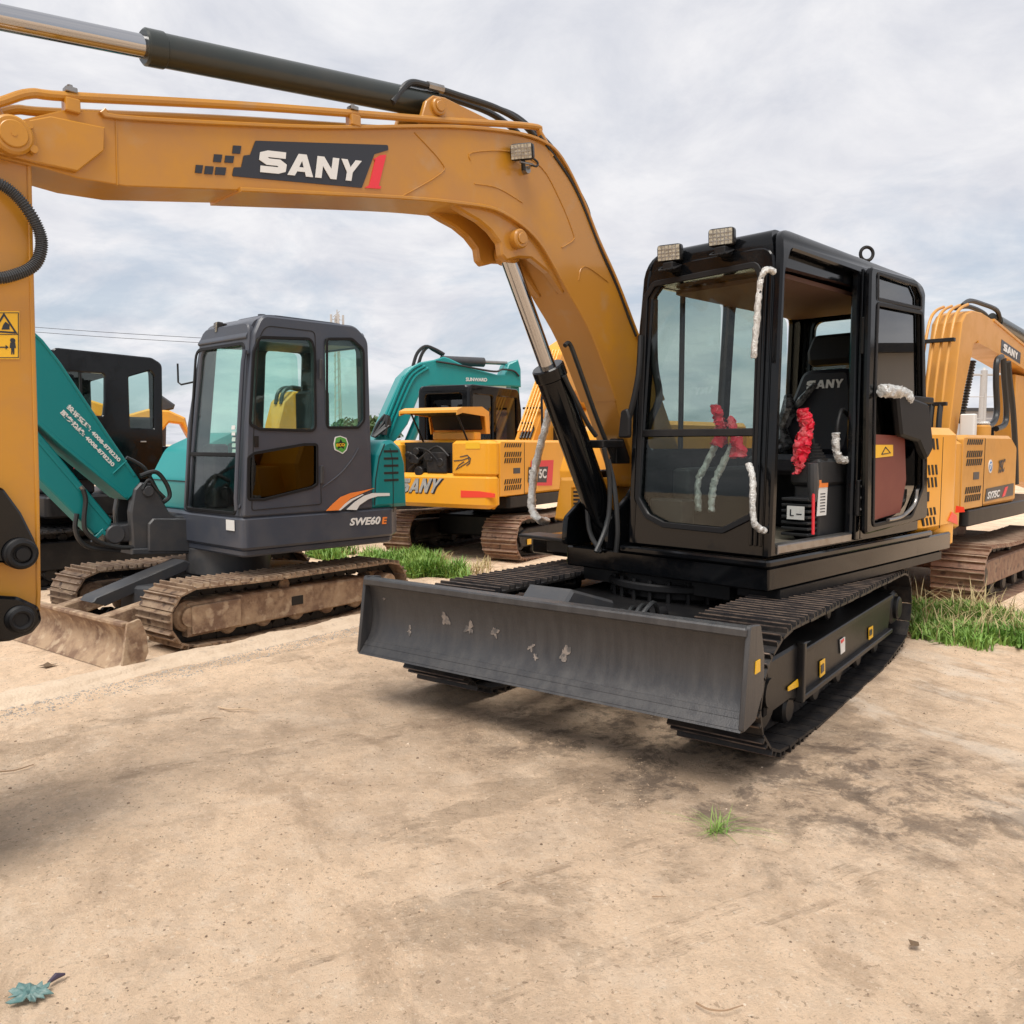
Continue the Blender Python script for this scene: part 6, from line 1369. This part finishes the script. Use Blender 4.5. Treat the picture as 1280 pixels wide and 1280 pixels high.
# ---- pebbles and crumbs as one uncountable sheet of stuff
def pebble_mesh(n, area, smin, smax, seed):
    rn = random.Random(seed); vs = []; fs = []
    for _ in range(n):
        x, y = area(rn); s = rn.uniform(smin, smax)*(1 if rn.random() < .93 else 1.8); z = ghz(x, y)
        o = len(vs); k = 6
        for lv, (rr, hz) in enumerate(((1, -.2), (.9, .35), (.45, .7))):
            for i in range(k):
                a = 2*math.pi*i/k+rn.uniform(-.3, .3); q = s*rr*rn.uniform(.75, 1.2); vs.append((x+q*math.cos(a), y+q*math.sin(a), z+s*hz*rn.uniform(.7, 1.1)))
        for lv in range(2):
            for i in range(k): j = (i+1) % k; fs.append((o+lv*k+i, o+lv*k+j, o+(lv+1)*k+j, o+(lv+1)*k+i))
        fs.append(tuple(o+2*k+i for i in range(k)))
    return vs, fs
def stuff(name, vs, fs, m, label, cat):
    me = bpy.data.meshes.new(name); me.from_pydata(vs, [], fs); me.materials.append(m); o = bpy.data.objects.new(name, me); C.objects.link(o); return tag(o, label, cat, kind='stuff')
M['peb'] = mat('pebble_stone', (.44, .32, .22), .85, col2=(.13, .09, .06), sc=30, amt=.9, lo=.35, hi=.6)
M['peb2'] = mat('pale_pebble_stone', (.62, .5, .38), .85)
v, f = pebble_mesh(6000, lambda r: (r.uniform(-4, 4.5), 1.4+8*r.random()**1.6), .001, .0045, 1); stuff('pebbles', v, f, M['peb'], 'small dark crumbs of soil and grit scattered over the dusty slab', 'grit')
rn = random.Random(77); vs = []; fs = []
while len(vs) < 120000:
    x, y = rn.uniform(-3.6, 4.6), 1.4+6*rn.random()**1.7
    d = noise.fractal(Vector((x*.9, y*.9, 21)), 1, 2, 4)
    if rn.random() > max(.04, min(1, (d-.05)*3.2)): continue
    s = rn.uniform(.0012, .0042)*(1 if rn.random() < .97 else 1.9); z = ghz(x, y); a = rn.uniform(0, 6.28); o = len(vs)
    for k in range(4): vs.append((x+s*math.cos(a+k*1.57)*rn.uniform(.7, 1.3), y+s*math.sin(a+k*1.57)*rn.uniform(.7, 1.3), z-.0005))
    vs.append((x+s*rn.uniform(-.3, .3), y+s*rn.uniform(-.3, .3), z+s*rn.uniform(.5, .95)))
    fs += [(o, o+1, o+4), (o+1, o+2, o+4), (o+2, o+3, o+4), (o+3, o, o+4)]
stuff('sandy_grit', vs, fs, mat('sandy_grit', (.56, .41, .28), .9, col2=(.34, .24, .16), sc=40, amt=.9), 'loose sandy grit lying in drifts over the bare slab', 'sand')
v, f = pebble_mesh(260, lambda r: (r.uniform(-3.5, 4.5), 1.4+8*r.random()**1.5), .0015, .006, 2); stuff('pale_pebbles', v, f, M['peb2'], 'small pale stone chips scattered over the dusty slab', 'gravel')
# ---- kerb ridge between the slabs
ka, kb = atz(-60, 893), atz(466, 772); kd = (kb-ka).normalized(); kn = Vector((-kd.y, kd.x, 0))
kL = (kb-ka).length; vs = []; fs = []; NU = 230; PR = [(-.15, -.02), (-.10, .002), (-.05, .016), (-.02, .036), (.02, .043), (.06, .042), (.10, .030), (.15, .01), (.20, -.02)]
for i in range(NU+1):
    s = -2.0+(kL+2.0)*i/NU
    for k, (o_, z_) in enumerate(PR):
        e = noise.noise(Vector((s*3, o_*9, 2)))*.02+noise.noise(Vector((s*14, o_*30, 7)))*.008
        p = ka+kd*s+kn*(o_+e*1.6+noise.noise(Vector((s*1.3, 0, 4)))*.05); vs.append((p.x, p.y, z_+e*.5 if 0 < k < len(PR)-1 else z_))
for i in range(NU):
    for k in range(len(PR)-1): a = i*len(PR)+k; fs.append((a, a+1, a+1+len(PR), a+len(PR)))
me = bpy.data.meshes.new('kerb'); me.from_pydata(vs, [], fs); me.materials.append(mat('weathered_concrete', (.62, .49, .36), .9, col2=(.48, .36, .25), sc=6, amt=.8, bump=.8, bsc=60, third=((.40, .32, .25), 20, .6, .7, .6)))
kerb = bpy.data.objects.new('kerb', me); C.objects.link(kerb); kerb['kind'] = 'structure'
def kerb_area(r):
    s = r.uniform(-1, kL); o_ = -.12-.22*r.random()**1.5; p = ka+kd*s+kn*o_; return p.x, p.y
v, f = pebble_mesh(2200, kerb_area, .002, .007, 3); stuff('rubble', v, f, mat('grey_rubble', (.34, .30, .26), .9, col2=(.55, .48, .4), sc=25, amt=.9), 'grey gravel crumbs along the foot of the pale concrete kerb', 'rubble')
# ---- grass
M['grass'] = mat('grass_blade', (.14, .29, .04), .55, col2=(.27, .40, .09), sc=4, amt=.9, lo=.4, hi=.6)
M['weed'] = mat('weed_leaf', (.13, .25, .04), .5, col2=(.22, .33, .08), sc=6, amt=.9)
M['drygrass'] = mat('dry_grass_blade', (.42, .34, .17), .7)
def blades(n, area, hmin, hmax, seed, spread=.5, w=.006):
    rn = random.Random(seed); vs = []; fs = []
    for _ in range(n):
        x, y, hs = area(rn); h = rn.uniform(hmin, hmax)*hs; a = rn.uniform(0, 6.283); l = rn.uniform(.1, spread)*h*1.6; ww = w*rn.uniform(.6, 1.3)
        dx, dy = math.cos(a)*l, math.sin(a)*l; px, py = -math.sin(a)*ww, math.cos(a)*ww; o = len(vs)
        for t, wd in ((0, 1), (.4, .9), (.75, .6), (1, .05)):
            q = t*t; z = h*(t-.35*q*(l/h)); vs.append((x+dx*q+px*wd, y+dy*q+py*wd, z-.01)); vs.append((x+dx*q-px*wd, y+dy*q-py*wd, z-.01))
        for k in range(3): fs.append((o+2*k, o+2*k+1, o+2*k+3, o+2*k+2))
    return vs, fs
def patch(px_poly_a, px_poly_b, clump=.55, sc=2.2):
    """area between two ground pixels lines"""
    A0, A1, B0, B1 = [atz(*p) for p in (*px_poly_a, *px_poly_b)]
    def f(r):
        while True:
            u, v = r.random(), r.random(); p = (A0*(1-u)+A1*u)*(1-v)+(B0*(1-u)+B1*u)*v
            d = noise.noise(Vector((p.x*sc, p.y*sc, 8)))+.5
            edge_ = .5-abs(v-.5); d -= max(0, .22-edge_)*2.2*(noise.noise(Vector((p.x*5, p.y*5, 2)))+.6)
            if r.random() < max(0, (d-clump+.18))*1.4: return p.x, p.y, .45+.8*max(0, min(1, d))
    return f
v, f = blades(7000, patch(((500, 722), (600, 728)), ((368, 692), (520, 690)), .5), .05, .22, 5, .5, .007); stuff('grass', v, f, M['grass'], 'green weeds and grass growing between the grey cab machine and the yellow one with its hood up', 'grass')
v, f = blades(800, patch(((500, 722), (640, 722)), ((400, 688), (600, 700)), .5), .05, .2, 6, .8, .006); stuff('dry_grass', v, f, M['drygrass'], 'straw coloured dry grass mixed into the weeds behind the grey cab machine', 'dry grass')
v, f = blades(8000, patch(((1139, 806), (1300, 818)), ((1141, 752), (1300, 768)), .5), .05, .17, 7, .5, .006); stuff('grass', v, f, M['grass'], 'tall green grass strip at the right edge in front of the red-brown tracks', 'grass')
v, f = blades(450, patch(((1139, 800), (1300, 812)), ((1141, 755), (1290, 770)), .35), .15, .36, 8, .8, .005); stuff('dry_grass', v, f, M['drygrass'], 'dry straw stalks standing in the right-hand grass strip', 'dry grass')
v, f = blades(500, patch(((500, 722), (600, 728)), ((368, 692), (520, 690)), .5), .05, .16, 25, 1.4, .022); stuff('weeds', v, f, M['weed'], 'broad leaved weeds among the grass behind the grey cab machine', 'weeds')
v, f = blades(350, patch(((1139, 806), (1300, 818)), ((1141, 752), (1300, 768)), .5), .05, .16, 27, 1.4, .02); stuff('weeds', v, f, M['weed'], 'broad leaved weeds low in the right-hand grass strip', 'weeds')
# tuft
tp_ = atz(897, 1038); rn = random.Random(3); vs, fs = [], []
def tuft_area(r): a = r.uniform(0, 6.28); q = .045*r.random(); return tp_.x+q*math.cos(a), tp_.y+q*math.sin(a), 1
vs, fs = blades(90, tuft_area, .02, .12, 9, 1.6, .0016)
me = bpy.data.meshes.new('grass_tuft'); me.from_pydata(vs, [], fs); me.materials.append(M['grass']); o = bpy.data.objects.new('grass_tuft', me); C.objects.link(o); tag(o, 'single small green grass tuft growing alone in the bare slab in front of the blade', 'grass tuft')
# ---- litter
p0 = atz(38, 1244); rn = random.Random(12); vs = []; fs = []
ring_ = 28; vs.append((0, 0, .012))
for lv in (1, 2, 3):
    for i in range(ring_):
        a = 2*math.pi*i/ring_; q = lv/3*.044*(1+(.3*noise.noise(Vector((math.cos(a)*2, math.sin(a)*2, 4)))+.35*rn.uniform(-1, 1))*(lv/3)); vs.append((q*math.cos(a)*1.1, q*math.sin(a)*.9, .004+.022*abs(noise.noise(Vector((q*math.cos(a)*45, q*math.sin(a)*45, 3))))+rn.uniform(0, .004)))
for i in range(ring_): fs.append((0, 1+i, 1+(i+1) % ring_))
for lv in range(2):
    for i in range(ring_): fs.append((1+lv*ring_+i, 1+(lv+1)*ring_+i, 1+(lv+1)*ring_+(i+1) % ring_, 1+lv*ring_+(i+1) % ring_))
me = bpy.data.meshes.new('torn_scrap'); me.from_pydata(vs, [], fs); me.materials.append(mat('faded_teal_plastic', (.08, .17, .165), .6, col2=(.28, .34, .31), sc=50, amt=.7)); o = bpy.data.objects.new('torn_scrap', me); C.objects.link(o); o.location = p0
md = o.modifiers.new('thick', 'SOLIDIFY'); md.thickness = .003
tag(o, 'crumpled torn scrap of faded teal plastic lying at the bottom left corner', 'plastic scrap')
p0 = atz(71, 1226); o = MB(Matrix.Translation(p0) @ Matrix.Rotation(.9, 4, 'Z')).tube([(-.022, 0, .006), (0, .004, .012), (.022, 0, .008)], [.004, .009, .003], 7).build('dark_shard', mat('dark_purple_plastic', (.05, .035, .06), .4)); tag(o, 'small dark purple shard lying beside the teal scrap', 'shard')
def twig(px, r, label, m, cat='twig'):
    P = [atz(*p)+Vector((0, 0, .006)) for p in px]; o = MB().tube(P, r, 5, smooth=4, rf=lambda i, n: r*(1-.6*i/n)).build('twig', m); tag(o, label, cat)
tw = mat('dry_twig_bark', (.30, .19, .11), .8); tw2 = mat('pale_twig_wood', (.6, .45, .3), .8)
twig([(273, 885), (290, 888), (305, 887), (322, 890)], .006, 'pale broken twig lying on the dusty slab left of the blade', tw2)
twig([(250, 902), (262, 899), (276, 899)], .003, 'thin dark twig just below the pale broken twig', tw)
twig([(870, 1256), (885, 1264), (905, 1266), (920, 1262), (929, 1259)], .0028, 'thin curved brown twig at the bottom edge right of centre', tw)
twig([(815, 1123), (832, 1123)], .0018, 'short straight twig in the middle of the foreground right half', tw)
twig([(622, 1108), (640, 1101)], .0018, 'short slanting twig near the centre of the foreground', tw)
twig([(0, 966), (20, 964), (42, 957)], .004, 'long dark twig at the left edge of the slab', tw)
# leaf litter near kerb
def leaf(px, s, label):
    rn = random.Random(px[0]); p = atz(*px); vs = [(0, 0, .01)]; 
    for i in range(9): a = 6.283*i/9; q = s*(1 if i % 2 else .5)*rn.uniform(.8, 1.2); vs.append((q*math.cos(a), q*math.sin(a), rn.uniform(.002, .014)))
    me = bpy.data.meshes.new('dead_leaf'); me.from_pydata(vs, [], [(0, 1+i, 1+(i+1) % 9) for i in range(9)]); me.materials.append(mat('dead_leaf', (.14, .09, .05), .8)); o = bpy.data.objects.new('dead_leaf', me); C.objects.link(o); o.location = p; tag(o, label, 'leaf')
leaf((60, 833), .07, 'brown dead leaf beside the muddy blade at the left')
leaf((1143, 1183), .022, 'dark dead leaf alone at the lower right of the slab')
# ================================================================== SKY, SUN, CAMERA
sc_ = bpy.context.scene
w = bpy.data.worlds.new('World'); sc_.world = w; w.use_nodes = True; nt = w.node_tree; bg = nt.nodes['Background']
EL, ROT = R(64), R(-160)
sky = node(nt, 'ShaderNodeTexSky'); sky.sky_type = 'NISHITA'; sky.sun_disc = False; sky.sun_elevation = EL; sky.sun_rotation = ROT; sky.dust_density = 2.0
bg.inputs['Strength'].default_value = .118
tc = node(nt, 'ShaderNodeTexCoord'); sx = node(nt, 'ShaderNodeSeparateXYZ'); nt.links.new(tc.outputs['Generated'], sx.inputs[0])
zz = mth('ADD', mth('MAXIMUM', sx.outputs[2], 0), .22)
cx_ = node(nt, 'ShaderNodeCombineXYZ'); nt.links.new(mth('DIVIDE', sx.outputs[0], zz), cx_.inputs[0]); nt.links.new(mth('DIVIDE', sx.outputs[1], zz), cx_.inputs[1])
OBJ = cx_.outputs[0]
n1 = nz(1.1, 10, .60, dist=.5); n2 = nz(3.0, 9, .62, dist=.4)
cloud = mixc(rng(n2, .36, .62), (5.75, 5.9, 6.45), (7.8, 7.75, 7.9))
cloud = mixc(rng(nz(.6, 5, .5), .4, .75, 0, .8), cloud, (6.4, 6.4, 6.8))
lowz = rng(sx.outputs[2], .0, .42, 1, .12)
blue = mth('MULTIPLY', rng(n1, .47, .60), lowz)
pale = mixc(rng(n1, .1, .2, .45, .45), sky.outputs[0], (4.4, 5.4, 6.5))
colw = mixc(mth('MULTIPLY', blue, .85), cloud, pale)
nt.links.new(colw, bg.inputs['Color'])
sd = bpy.data.lights.new('sun', 'SUN'); sd.energy = 3.5; sd.angle = R(34); sd.color = (1, .95, .88)
so = bpy.data.objects.new('sun', sd); C.objects.link(so)
dirv = Vector((math.sin(ROT)*math.cos(EL), math.cos(ROT)*math.cos(EL), math.sin(EL)))
so.rotation_euler = dirv.to_track_quat('Z', 'Y').to_euler()
cd = bpy.data.cameras.new('camera'); co = bpy.data.objects.new('camera', cd); C.objects.link(co)
cd.sensor_width = 36; cd.lens = 36*CF/1280; cd.clip_end = 4000; cd.clip_start = .05
co.location = CAM; co.rotation_euler = (R(90)-CP, 0, 0)
sc_.camera = co
vs_ = sc_.view_settings; vs_.view_transform = 'Standard'; vs_.look = 'None'; vs_.gamma = 1; vs_.exposure = .03; vs_.use_curve_mapping = False
sc_.render.resolution_x = 1024; sc_.render.resolution_y = 1024
sc_.cycles.max_bounces = 10; sc_.cycles.transparent_max_bounces = 24
